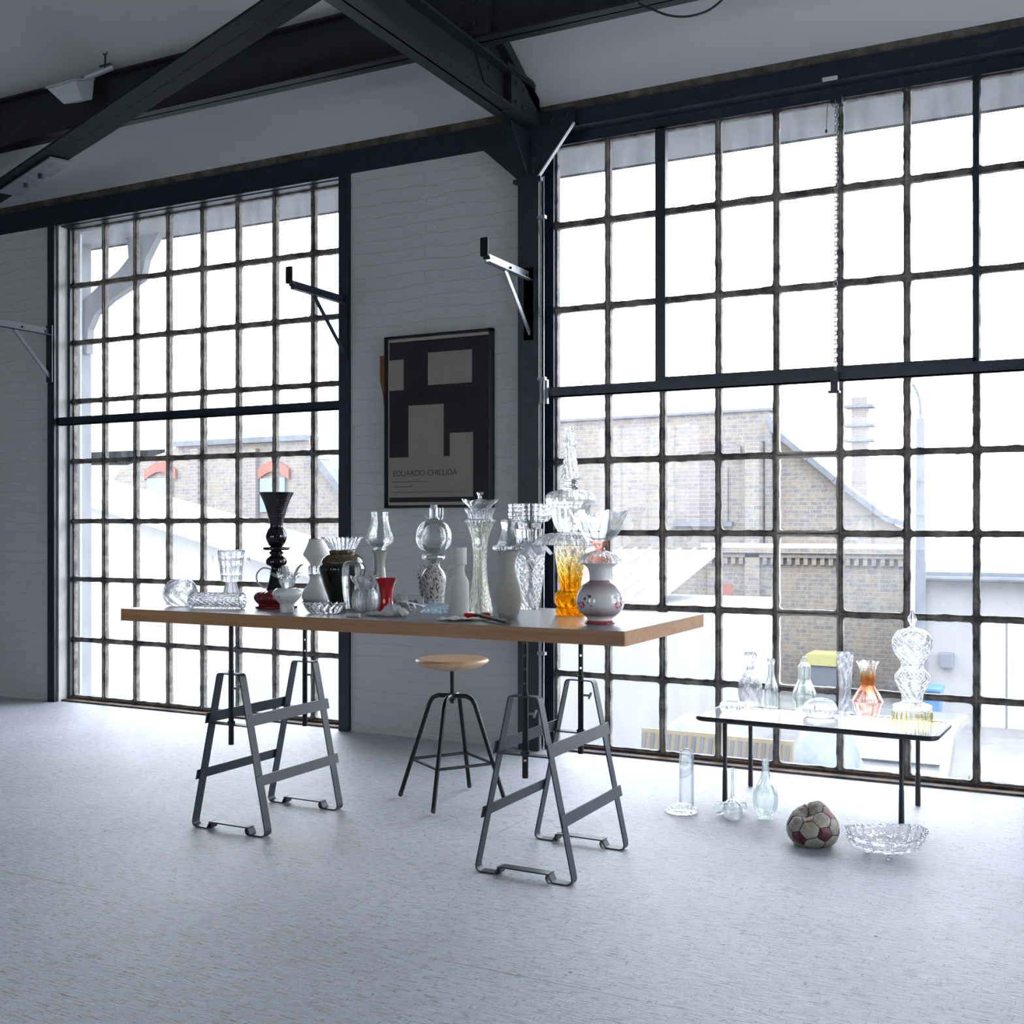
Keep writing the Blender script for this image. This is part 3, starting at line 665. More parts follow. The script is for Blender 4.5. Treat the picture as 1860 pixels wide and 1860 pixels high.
    t = thing('floodlight', 'pale grey floodlight housing clamped on top of the purlin at upper left', 'lamp', c)
    def hx(u, v, w):    # u right, v towards room, w up
        ax = Vector((.93, .37, .0)); ay = Vector((.37, -.93, 0)); az = Vector((-.10, 0, 1)).normalized(); return c+ax*u+ay*v+az*w
    b = MB(); fr = [hx(-.17, .08, .0), hx(.04, .10, .04), hx(.09, -.08, .11), hx(-.05, -.10, .085)]
    bk = [hx(-.07, .06, -.10), hx(.06, .07, -.08), hx(.09, -.03, -.04), hx(-.02, -.05, -.05)]
    b.add(fr+bk, [(0,1,2,3), (7,6,5,4), (0,4,5,1), (1,5,6,2), (2,6,7,3), (3,7,4,0)]); obj('housing', b, 'lampbox', t, bevel=.006)
    up = Vector((-.25,.1,.93)).normalized()*.016; rim = MB().prism([p.lerp(sum(fr, Vector())/4, -.05) for p in fr], up); obj('front_frame', rim, 'lampbox', t, bevel=.004)
    ctr = sum(fr, Vector())/4; gl = MB().prism([p.lerp(ctr, .18)+up*1.02 for p in fr], up*.1); obj('front_glass', gl, 'lampglass', t)
    yk = MB(); yk.bar(hx(.06, .0, .09), Vector((c.x+.20, 5.50, 4.437)), .03, .02); obj('bracket', yk, 'lampbox', t)
    tx = Vector((c.x+.16, 5.47, 4.42)); es = MB(); es.tube([tx, tx+Vector((0,0,.10))], .006, 8); lp = [tx+Vector((.02*math.cos(q*PI/6), 0, .12+.02*math.sin(q*PI/6))) for q in range(12)]; es.tube(lp, .005, 6, closed=True); es.bar(tx+Vector((-.05,0,.03)), tx+Vector((.05,0,.03)), .01, .01)
    obj('clamp_screw', es, 'steel', t)

def build_poster():
    x0, x1, z0, z1 = -4.238, -3.427, 1.517, 2.655
    t = thing('framed_poster', 'black framed exhibition poster with cream blocks on black, hung on the white brick pier', 'picture', ((x0+x1)/2, 6.38, z0))
    f = MB(); w = .018; y0, y1 = 6.355, 6.398
    f.box((x0, y0, z0), (x0+w, y1, z1)); f.box((x1-w, y0, z0), (x1, y1, z1)); f.box((x0, y0, z0), (x1, y1, z0+w)); f.box((x0, y0, z1-w), (x1, y1, z1))
    obj('frame', f, 'frame_black', t)
    obj('mount', MB().box((x0+w, 6.376, z0+w), (x1-w, 6.39, z1-w)), 'mount', t)
    a0, a1, b0, b1 = x0+w+.012, x1-w-.012, z0+w+.02, z1-w-.02
    sh = obj('print', MB().box((a0, 6.373, b0), (a1, 6.376, b1)), 'print_black', t)
    # plain generic blocks instead of the printed artwork
    W, Hh = a1-a0, b1-b0
    def blk(u0, u1, v0, v1): return [(a0+u0*W, 6.3722, b0+v0*Hh), (a0+u1*W, 6.3722, b0+v0*Hh), (a0+u1*W, 6.3722, b0+v1*Hh), (a0+u0*W, 6.3722, b0+v1*Hh)]
    m = MB(); m.prism(blk(0, .85, .03, .28), (0, .0012, 0)); m.prism(blk(.40, .84, .72, .92), (0, .0012, 0)); m.prism(blk(0, .15, .70, .89), (0, .0012, 0))
    m.prism(blk(.20, .56, .28, .60), (0, .0012, 0)); m.prism(blk(.62, .85, .28, .42), (0, .0012, 0))
    obj('printed_blocks', m, 'print_cream', t)
    def text(body, x, z, size, sx, name):
        cu = bpy.data.curves.new(name, 'FONT'); cu.body = body; cu.size = 1; cu.extrude = 0.004
        tmp = bpy.data.objects.new(name, cu); COL.objects.link(tmp); bpy.context.view_layer.update()
        me = bpy.data.meshes.new_from_object(tmp.evaluated_get(bpy.context.evaluated_depsgraph_get())); bpy.data.objects.remove(tmp)
        wv = max(v.co.x for v in me.vertices)-min(v.co.x for v in me.vertices)
        hv = max(v.co.y for v in me.vertices)
        vs = [Vector((x+(v.co.x)/wv*sx, 6.3708-v.co.z*.1, z+v.co.y/hv*size)) for v in me.vertices]
        mb = MB(); mb.add(vs, [tuple(p.vertices) for p in me.polygons]); obj(name, mb, 'ink', t, recalc=False); bpy.data.meshes.remove(me)
    s = 6.38/1745
    text('EDUARDO CHILLIDA', a0+.028, onY(772, 864, 6.375).z, .038, .49, 'headline')
    text('Graphische Sammlungen, Zeichnungen 1978', a0+.028, onY(740, 876, 6.375).z, .009, .27, 'small_print')
    text('Ausstellung Juni - Juli 1980', a0+.028, onY(740, 885, 6.375).z, .009, .16, 'small_print')
    text('GALERIE GRAPHIK, MAXIMILIANSTRASSE 12, 8000 MÜNCHEN 22, TEL. 2 29 39 47', a0+.028, onY(740, 895, 6.375).z, .009, .56, 'small_print')
    obj('cover_glass', MB().add([(x0+w, 6.366, z0+w), (x1-w, 6.366, z0+w), (x1-w, 6.366, z1-w), (x0+w, 6.366, z1-w)], [(0,1,2,3)]), 'picglass', t, recalc=False)
    # broken patch of bare brick showing left of the frame
    q = MB(); P = [onY(690, 647, 6.396), onY(703, 645, 6.396), onY(703, 742, 6.396), onY(699, 752, 6.396), onY(696, 720, 6.396), onY(692, 700, 6.396), onY(690, 690, 6.396)]
    o = obj('bare_brick_patch', MB().prism(P, (0, .008, 0)), 'cork', loc=P[0]); tag(o, 'patch of bare brown brick showing at the left edge of the poster', 'brick')

# ================================================================ OUTSIDE
def build_outside():
    GZ = -3.0
    struct(obj('ground', MB().box((-60, 6.75, GZ-.2), (40, 110, GZ)), 'yard', loc=(0, 20, GZ)))
    # canopy over the loading bay just outside the glass
    t = thing('canopy', 'grey loading canopy outside the windows, seen through their top panes', 'canopy', (-5, 7.6, 4.2))
    obj('canopy_roof', MB().box((-20, 6.72, 4.25), (12, 8.5, 4.32)).box((-20, 8.44, 4.25), (12, 8.5, 4.45)), 'canopy', t)
    for x in (-9.2,):
        obj('post', MB().box((x-.06, 8.24, GZ), (x+.06, 8.36, 4.25)), 'canopy', t)
        out = [(300,396),(284,430),(264,470),(256,508),(200,545),(172,570),(160,598),(157,642),(141,642),(142,575),(152,545),(178,520),(214,492),(233,468),(231,440),(222,420),(196,404)]
        obj('knee_brace', MB().prism([tuple(onY(a, b, 8.26)) for a, b in out], (0, .08, 0)), 'canopy', t)
    # factory with two gables
    def px30(px, py, Y=30): p = onY(px, py, Y); return (p.x, p.z)
    t = thing('brick_factory', 'long yellow-brown brick factory with sloping gable across the yard', 'building', (-10, 30, GZ))
    poly = [px30(930, 772), px30(1395, 746), px30(1412, 790), px30(1520, 880), px30(1612, 948), px30(1640, 962)]
    P = [(x, 30, z) for x, z in poly]; P = P+[(poly[-1][0], 30, GZ), (poly[0][0], 30, GZ)]
    obj('gable_wall', MB().prism(P, (0, .5, 0)), 'fbrick', t)
    x0 = poly[0][0]; top = px30(1395, 746)
    cp = MB(); cp.prism([(x0, 29.9, px30(930, 772)[1]), (top[0]+.1, 29.9, top[1]), (top[0]+.1, 29.9, top[1]+.07), (x0, 29.9, px30(930, 772)[1]+.07)], (0, .8, 0))
    obj('parapet_coping', cp, 'roof_grey', t)
    rs = MB(); ptl = [px30(1400, 760), px30(1412, 788), px30(1520, 876), px30(1612, 944), px30(1645, 958)]
    rq = random.Random(4)
    for a, b in zip(ptl, ptl[1:]):
        m_ = max(2, int(math.hypot(b[0]-a[0], b[1]-a[1])/.28))
        for q in range(m_):
            f0, f1 = q/m_, (q+1.0)/m_; jz = rq.uniform(-.015, .02); rs.bar((a[0]+(b[0]-a[0])*f0, 29.95, a[1]+(b[1]-a[1])*f0+.05+jz), (a[0]+(b[0]-a[0])*f1, 29.95, a[1]+(b[1]-a[1])*f1+.05+jz), .6, .14)
    obj('gable_verge', rs, 'roof_grey', t)

    # lower wing with corbelled cornice
    wx0, wx1 = onY(1285, 1000, 29.6).x, onY(1645, 1000, 29.6).x; cz = onY(1420, 1003, 29.6).z
    obj('lower_wall', MB().box((wx0, 29.6, GZ), (wx1, 30, cz)), 'fbrick', t)
    co = MB(); co.box((wx0-.1, 29.35, cz-.02), (wx1+.1, 30, cz+.12)); co.box((wx0, 29.45, cz-.14), (wx1, 29.7, cz-.02)); obj('cornice', co, 'fbrick', t)
    for i in range(24):
        x = wx0+(wx1-wx0)*(i+.5)/24; obj('corbel', MB().box((x-.055, 29.47, cz-.32), (x+.055, 29.62, cz-.14)), 'fbrick', t)
    obj('ledge_roof', MB().box((wx0-.1, 29.35, cz+.12), (wx1+.1, 30, cz+.22)), 'roof_white', t)
    pa = onY(1352, 1000, 29.4).x; pb = onY(1378, 1000, 29.4).x
    obj('pilaster', MB().box((pa, 29.45, GZ), (pb, 30, onY(1365, 800, 29.5).z)), 'fbrick', t)
    obj('pilaster', MB().box((onY(1388,900,29.7).x, 29.8, cz), (onY(1400,900,29.7).x, 30, onY(1395, 770, 29.7).z)), 'fbrick', t)
    b0 = onY(1232, 948, 29.95); b1 = onY(1322, 850, 29.95)
    obj('bricked_up_window', MB().box((b0.x, 29.93, b0.z), (b1.x, 30, b1.z)), 'fbrick2', t)
    obj('window_ledge', MB().box((b0.x-.15, 29.8, b0.z-.12), (b1.x+.15, 30, b0.z)), 'roof_grey', t)
    def arch(pxl, pxr, pyt, pyb, Y, par, mat, rise):
        a = onY(pxl, pyb, Y); b = onY(pxr, pyb, Y); w = b.x-a.x; th = a.z-onY(pxl, pyb+ (pyb-pyt)*.0+12, Y).z; th = .35; pts_o = []; pts_i = []
        for k in range(9):
            f = k/8; x = a.x+w*f; z = a.z+rise*math.sin(PI*f); pts_o.append((x, Y, z+th)); pts_i.append((x, Y, z))
        mb = MB(); 
        for k in range(8): mb.prism([pts_i[k], pts_i[k+1], pts_o[k+1], pts_o[k]], (0, .12, 0))
        obj('arch', mb, mat, par)
    arch(1236, 1345, 0, 838, 29.9, t, 'fbrick2', .25)
    # chimney behind
    c0 = onY(1550, 815, 60); c1 = onY(1577, 722, 60)
    t = thing('chimney', 'tall square brick chimney rising behind the factory roof', 'chimney', ((c0.x+c1.x)/2, 60, GZ))
    obj('shaft', MB().box((c0.x, 59.5, GZ), (c1.x, 60.3, c1.z)), 'fbrick2', t)
    for py in (742, 776, 803): z = onY(1563, py, 60).z; obj('band', MB().box((c0.x-.35, 59.3, z), (c1.x+.35, 60.4, z+.12)), 'roof_grey', t)
    # second gabled works seen through the left window
    t = thing('brick_workshop', 'gabled brick workshop with red window arches seen through the left window', 'building', (-26, 30, GZ))
    pl = [px30(208, 868), px30(222, 848), px30(318, 815), px30(322, 802), px30(470, 803), px30(560, 796), px30(566, 822), px30(590, 840), px30(625, 885), px30(640, 905)]
    P = [(x, 30, z) for x, z in pl]+[(pl[-1][0], 30, GZ), (pl[0][0], 30, GZ)]
    obj('gable_wall', MB().prism(P, (0, .5, 0)), 'fbrick', t)
    pc = MB(); a, b = px30(322, 812), px30(560, 800); pc.prism([(a[0], 29.8, a[1]), (b[0], 29.8, b[1]), (b[0], 29.8, b[1]+.18), (a[0], 29.8, a[1]+.18)], (0, .8, 0)); obj('parapet_coping', pc, 'roof_grey', t)
    vg = MB()
    for a, b in zip(pl[6:], pl[7:]): vg.bar((a[0], 29.9, a[1]), (b[0], 29.9, b[1]), .6, .22)
    obj('gable_verge', vg, 'roof_grey', t)
    for a, b in ((262, 318), (467, 524)):
        arch(a, b, 0, 872, 29.88, t, 'redbrick', .28)
        p, q = onY(a+6, 930, 29.93), onY(b-6, 868, 29.93); obj('window_panel', MB().box((p.x, 29.9, p.z), (q.x, 30, q.z)), 'pale_blue', t, label='pale blue boarded window')
    for px in (345, 450): p, q = onY(px, 1000, 29.8), onY(px+14, 815, 29.8); obj('pilaster', MB().box((p.x, 29.8, GZ), (q.x, 30, q.z)), 'fbrick2', t)
    # tiled roof further back
    t = thing('tiled_house', 'pale tiled roof rising behind the brick workshop', 'building', (-38, 44, GZ))
    pts = [onY(120, 770, 44), onY(205, 745, 44), onY(380, 735, 44), onY(430, 770, 44), onY(520, 820, 44)]
    obj('roof', MB().prism([tuple(p) for p in pts]+[tuple(onY(520, 845, 44)), tuple(onY(120, 845, 44))], (0, .4, 0)), 'roof_white', t)
    obj('wall', MB().box((pts[0].x, 44, GZ), (onY(300, 800, 44).x, 44.5, onY(200, 820, 44).z)), 'cream_wall', t)
    # white shed with sloping roof in front
    t = thing('white_shed', 'low white shed with a bright sloping roof edge outside the left window', 'building', (-16, 18, GZ))
    a, b = onY(60, 876, 18), onY(640, 1060, 18)
    obj('wall', MB().prism([(a.x, 18, a.z-.1), (b.x, 18, b.z-.1), (b.x, 18, GZ), (a.x, 18, GZ)], (0, 1.6, 0)), 'cream_wall', t)
    obj('roof', MB().prism([(a.x, 17.6, a.z-.05), (b.x, 17.6, b.z-.05), (b.x, 17.6, b.z+.38), (a.x, 17.6, a.z+.22)], (0, 2.2, 0)), 'roof_white', t)
    # low red-roofed building
    t = thing('low_store', 'low white store with faded red tiled roof between the brick buildings', 'building', (-13, 21, GZ))
    x0, x1 = onY(520, 1000, 24).x, onY(1302, 1005, 24).x
    lo = onY(1200, 1105, 20).z; hi = onY(1200, 1008, 24).z
    obj('wall', MB().box((onY(660,1100,20.2).x-6, 20.2, GZ), (onY(1306, 1100, 20.2).x, 24, lo+.02)), 'cream_wall', t)
    obj('roof', MB().prism([(x0, 20, lo), (x0, 24, hi), (x0, 24, hi+.12), (x0, 20, lo+.12)], (x1-x0, 0, 0)), 'roof_red', t)
    for i in range(34): x = x0+(x1-x0)*(i+.5)/34; obj('roof_rib', MB().prism([(x, 20, lo+.12), (x, 24, hi+.12), (x, 24, hi+.17), (x, 20, lo+.17)], (.06, 0, 0)), 'roof_red', t)
    # white house on the right
    t = thing('white_house', 'white rendered outbuilding with grey sloping roof at the far right of the yard', 'building', (-2, 27, GZ))
    hx0, hx1 = onY(1668, 1100, 27).x, 9
    obj('wall', MB().box((hx0, 27, GZ), (hx1, 31, onY(1760, 1052, 27).z)), 'cream_wall', t)
    e = onY(1665, 1048, 26.6); r_ = onY(1860, 985, 31); obj('roof', MB().prism([(e.x, 26.5, e.z), (e.x, 31, onY(1700, 1000, 31).z), (hx1, 31, r_.z+.4), (hx1, 26.5, e.z)], (0, 0, .12)), 'roof_grey', t)
    obj('gutter', MB().tube([(e.x, 26.45, e.z-.02), (hx1, 26.45, e.z-.02)], .06, 8), 'roof_grey', t)
    d0, d1 = onY(1783, 1278, 26.95), onY(1875, 1128, 26.95); dd = obj('door', MB().box((d0.x, 26.93, GZ), (d1.x, 27.02, d1.z)), 'roof_white', t)
    mid = (d0.x+d1.x)/2; obj('door_gap', MB().box((mid-.02, 26.91, GZ), (mid+.02, 26.95, d1.z)), 'roof_grey', dd)
    obj('drainpipe', MB().tube([(onY(1676, 1100, 26.9).x, 26.9, GZ), (onY(1676, 1100, 26.9).x, 26.9, e.z)], .07, 8), 'pale_blue', t)
    m0, m1 = onY(1707, 1213, 26.8), onY(1732, 1187, 26.8); mb = obj('meter_box', MB().box((m0.x, 26.78, m0.z), (m1.x, 26.99, m1.z)), 'grey_paint', loc=(m0.x, 26.8, m0.z), bevel=.02); tag(mb, 'small dark grey box on the white outbuilding wall', 'box')
    # lamp post
    g = onY(1672, 1100, 26); t = thing('street_lamp', 'slender grey street lamp standing in the yard before the white outbuilding', 'lamp', (g.x, 26, GZ))
    obj('pole', MB().tube([(g.x, 26, GZ), (g.x, 26, onY(1672, 760, 26).z)], [.13, .085], 12), 'roof_grey', t, smooth=True)
    arm = [tuple(onY(1672, 762, 26)), tuple(onY(1671, 730, 26)), tuple(onY(1666, 712, 26)), tuple(onY(1658, 698, 26))]; obj('arm', MB().tube(catmull(arm, 5), .03, 8), 'roof_grey', t, smooth=True)
    # container, bins
    c0, c1 = onY(1468, 1262, 29.0), onY(1534, 1206, 29.0)
    t = thing('waste_container', 'grey waste container with yellow lid against the factory wall', 'container', ((c0.x+c1.x)/2, 28.8, GZ))
    obj('body', MB().prism([(c0.x+.05, 28.4, GZ+.1), (c1.x-.05, 28.4, GZ+.1), (c1.x, 28.4, c1.z), (c0.x, 28.4, c1.z)], (0, .8, 0)), 'grey_paint', t)
    obj('lid', MB().prism([(c0.x-.05, 28.35, c1.z), (c1.x+.05, 28.35, c1.z), (c1.x+.05, 28.35, c1.z+.10), (c1.x-.1, 28.35, c1.z+.28), (c0.x+.1, 28.35, c1.z+.28), (c0.x-.05, 28.35, c1.z+.10)], (0, .95, 0)), 'yellow_pl', t)
    w = MB()
    for x in (c0.x+.15, c1.x-.15): w.tube([(x-.04, 28.5, GZ+.08), (x+.04, 28.5, GZ+.08)], .08, 10)
    obj('wheels', w, 'cable', t)
    q = onY(1686, 1250, 25); t = thing('wheelie_bin', 'bright blue wheelie bin beside the street lamp', 'bin', (q.x, 25, GZ))
    obj('body', MB().prism([(q.x-.20, 24.7, GZ+.05), (q.x+.20, 24.7, GZ+.05), (q.x+.27, 24.7, GZ+1.0), (q.x-.27, 24.7, GZ+1.0)], (0, .6, 0)), 'blue_pl', t)
    obj('lid', MB().box((q.x-.30, 24.62, GZ+1.0), (q.x+.30, 25.35, GZ+1.08)), 'blue_pl', t, bevel=.02)
    f = onY(1327, 1118, 29.2); t = thing('wall_floodlight', 'small white floodlight on the factory wall beside the pilaster', 'lamp', (f.x, 29.4, f.z))
    obj('housing', MB().box((f.x-.12, 29.2, f.z-.1), (f.x+.12, 29.4, f.z+.12)), 'roof_white', t); obj('arm', MB().bar((f.x, 29.4, f.z-.15), (f.x, 29.6, f.z-.15), .05, .05), 'grey_paint', t)
    p0 = onY(1312, 1085, 29.3); t = obj('warning_sign', MB().box((p0.x-.1, 29.25, p0.z-.1), (p0.x+.28, 29.3, p0.z+.35)), 'redbrick', loc=p0); tag(t, 'small red plate on the factory wall at its left corner', 'sign')
    # tarpaulin heap with striped barrier boards
    def heap(name, lab, x0, x1, y0, y1, ztop, seed, mat='tarp'):
        mb = MB(); nx, ny = 26, 14; vs = []; fs = []
        for j in range(ny):
            for i in range(nx):
                u, v = i/(nx-1), j/(ny-1); x = x0+(x1-x0)*u; y = y0+(y1-y0)*v
                e = min(1, 3.2*min(u, 1-u))*min(1, 2.6*min(v, 1-v)); z = GZ+(ztop-GZ)*(e**.3)*(.94+.06*math.sin(u*5+seed))+.10*mnoise.noise(Vector((x*2, y*2, seed)))*e
                vs.append((x+.06*mnoise.noise(Vector((x*3, y*3, 4+seed))), y, max(z, GZ)))
        for j in range(ny-1):
            for i in range(nx-1): a = j*nx+i; fs.append((a, a+1, a+nx+1, a+nx))
        mb.add(vs, fs); mb.add([vs[0], vs[nx-1], vs[-1], vs[(ny-1)*nx]], [(3,2,1,0)])
        o = obj(name, mb, mat, loc=((x0+x1)/2, (y0+y1)/2, GZ), smooth=True); return tag(o, lab, 'tarpaulin')
    xa, xb = onY(1155, 1350, 15.5).x, onY(1400, 1350, 15.5).x
    heap('tarpaulin', 'blue-grey tarpaulin draped over a long stack behind the glass', xa, xb, 14.6, 17, onY(1300, 1303, 15.5).z, 1)
    heap('tarpaulin', 'steep blue-grey tarpaulin cover falling towards the white car', onY(1395, 1350, 15).x, onY(1570, 1350, 15).x, 14.5, 16.4, onY(1450, 1316, 15).z, 5)
    for k, (pa_, pb_, ya) in enumerate(((1165, 1300, 1322), (1310, 1440, 1336))):
        a = onY(pa_, ya, 14.3); b = onY(pb_, ya+6, 14.3); zt = a.z; t = thing('barrier_board', ['yellow and black striped board below the tarpaulin, the left one', 'yellow and black striped board below the tarpaulin, the right one'][k], 'barrier', ((a.x+b.x)/2, 14.3, GZ))
        obj('board', MB().box((a.x, 14.3, GZ), (b.x, 14.36, zt)), 'stripe_y', t); st = MB(); n = 9
        for i in range(n):
            x = a.x+(b.x-a.x)*i/n; w_ = (b.x-a.x)/n
            for r0 in range(2): z = zt-.05-r0*.33; st.prism([(x, 14.285, z-.24), (x+w_*.45, 14.285, z-.24), (x+w_*.70, 14.285, z), (x+w_*.25, 14.285, z)], (0, .015, 0))
        obj('stripes', st, 'stripe_k', t)
    # white car
    a = onY(1545, 1400, 18); b = onY(1738, 1400, 18); xa, xb = a.x, b.x; zt = onY(1640, 1322, 18).z
    t = thing('parked_car', 'white car parked in the yard beyond the coffee table', 'car', ((xa+xb)/2, 19, GZ))
    pr = [(16.6, GZ+.25), (16.55, GZ+.75), (17.3, GZ+.95), (17.9, zt-.02), (18.8, zt+.04), (20.0, zt-.03), (20.6, GZ+1.0), (20.9, GZ+.8), (20.9, GZ+.25)]
    obj('body', MB().prism([(xa, y, z) for y, z in pr], (xb-xa, 0, 0)), 'van', t, bevel=.10)
    obj('windscreen', MB().prism([(xa+.15, 17.26, GZ+.97), (xb-.15, 17.26, GZ+.97), (xb-.25, 17.84, zt-.06), (xa+.25, 17.84, zt-.06)], (0, -.02, .02)), 'carglass', t)
    for x in (xa+.05, xb-.25):
        for y in (17.2, 20.2): obj('wheel', MB().tube([(x, y, GZ+.31), (x+.2, y, GZ+.31)], .31, 20), 'cable', t)
    # far wall at the horizon
    o = obj('boundary_wall', MB().box((5, 40, GZ), (30, 40.4, 1.2)), 'fbrick2', loc=(10, 40, GZ)); tag(o, 'low distant brick wall at the far right horizon', 'wall')
# ================================================================ FURNITURE
TT = 1.017                                  # table top height
def round_path(pts, rad, n=5, closed=True):
    out = []; m = len(pts)
    for i, p in enumerate(pts):
        p = Vector(p); r = rad[i] if isinstance(rad, (list, tuple)) else rad
        if r <= 0 or (not closed and i in (0, m-1)): out.append(p); continue
        a = Vector(pts[i-1])-p; b = Vector(pts[(i+1) % m])-p; th = a.angle(b); d = min(r/math.tan(th/2), a.length*.49, b.length*.49)
        a.normalize(); b.normalize(); s, e = p+a*d, p+b*d
        for k in range(n+1):
            t = k/n; out.append(s*(1-t)**2+p*2*t*(1-t)+e*t*t)
    return out
def strip(mb, path, y0, y1, th, closed=True):
    """flat bar bent along a path in the XZ plane, width y0..y1, thickness th inwards"""
    m = len(path); nrm = []
    for i in range(m):
        a = path[i-1] if (closed or i > 0) else path[i]; b = path[(i+1) % m] if (closed or i < m-1) else path[i]
        d = (b-a).normalized(); nrm.append(Vector((-d.y, d.x)))
    vs = []
    for i, p in enumerate(path):
        q = p+nrm[i]*th
        vs += [(p.x, y0, p.y), (p.x, y1, p.y), (q.x, y1, q.y), (q.x, y0, q.y)]
    fs = []
    for i in range(m if closed else m-1):
        j = (i+1) % m
        for k in range(4): k2 = (k+1) % 4; fs.append((4*i+k, 4*i+k2, 4*j+k2, 4*j+k))
    if not closed: fs += [(3,2,1,0), (4*m-4, 4*m-3, 4*m-2, 4*m-1)]
    mb.add(vs, fs)

def post_tube(mb, x, y, z0, z1, r, holes, ax):
    """tube with real through-holes along the direction ax"""
    ax = Vector((ax[0], ax[1], 0)).normalized(); sd = Vector((-ax.y, ax.x, 0)); z = z0; hh = .0045
    for h in sorted(holes)+[None]:
        e = z1 if h is None else h-hh
        if e > z: mb.tube([(x, y, z), (x, y, e)], r, 14)
        if h is None: break
        for s in (-1, 1):
            pts = []
            for k in range(6):
                a = math.radians(24+132*k/5); pts.append(Vector((x, y, h-hh))+sd*(s*r*math.sin(a))+ax*(r*math.cos(a)))
            mb.prism(pts, (0, 0, 2*hh))
        z = h+hh

def make_trestle(cx, lab, y0=4.03, y1=4.575):
    t = thing('trestle', lab, 'trestle', (cx, (y0+y1)/2, 0), 'adjustable steel trestles under the worktable')
    W = .045; th = .006
    for side, y in (('front', y0), ('rear', y1)):
        b = .222; tp = .066; zt = .725
        pts = [(-b, 0), (-.125, 0), (-.108, .030), (.108, .030), (.125, 0), (b, 0), (tp, zt), (-tp, zt)]
        rad = [.030, .010, .012, .012, .010, .030, .022, .022]
        path = round_path([Vector((cx+p[0], p[1])) for p in pts], rad, 6)
        m = MB(); strip(m, path, y-.0, y+W, th); obj('frame', m, 'trestle', t, smooth=True, ang=30)
        # curled tongues beside the foot step
        for s in (-1, 1):
            c = MB()
            cv = [Vector((cx+s*(.118-.018*math.sin(a)), .014+.016*(1-math.cos(a))-.012)) for a in [k*PI/6 for k in range(7)]]
            strip(c, cv if s > 0 else cv, y+.001, y+W-.001, .003, False)
            obj('foot_curl', c, 'trestle', t, smooth=True)
    def legx(z, s): return cx+s*(.222-(.222-.066)*z/.725+.004)
    for s in (-1, 1):
        for z, hh in ((.515, .050), (.248, .045)):
            a = legx(z-hh/2, s); b = legx(z+hh/2, s); q = .006*s
            m = MB(); m.prism([(a, y0-.012, z-hh/2), (b, y0-.012, z+hh/2), (b+q, y0-.012, z+hh/2), (a+q, y0-.012, z-hh/2)], (0, y1-y0+W+.024, 0)); obj('rail', m, 'trestle', t)
    for y, off in ((y0, 0), (y1, 0)):
        xx = legx(.49, 1)-cx-.012; m = MB().box((cx-xx, y+.002, .487), (cx+xx, y+W-.002, .493)); m.tube([(cx, y+W/2, .492), (cx, y+W/2, .505)], .018, 14); obj('cross_plate', m, 'trestle', t)
        ax = (-.40, .91) if (y > y0 or cx > -3) else (.75, .66); m = MB(); zb = .397; zs = TT-.055
        post_tube(m, cx, y+W/2, zb, .74, .0125, [zb+.07], ax)
        p = obj('adjusting_post', m, 'post', t, smooth=True, ang=50)
        m = MB(); post_tube(m, cx, y+W/2, .741, zs-.006, .0108, [.775, .83, .885, .935], ax); m.box((cx-.04, y+W/2-.03, zs-.006), (cx+.04, y+W/2+.03, zs-.0005)); obj('perforated_tube', m, 'post', t, smooth=True, ang=50)
        w = MB(); w.tube([(cx+.010, y+W/2, .655), (cx+.040, y+W/2, .655)], .005, 8); w.bar((cx+.038, y+W/2, .640), (cx+.050, y+W/2, .670), .004, .010); obj('wing_screw', w, 'galv', t)
    return t

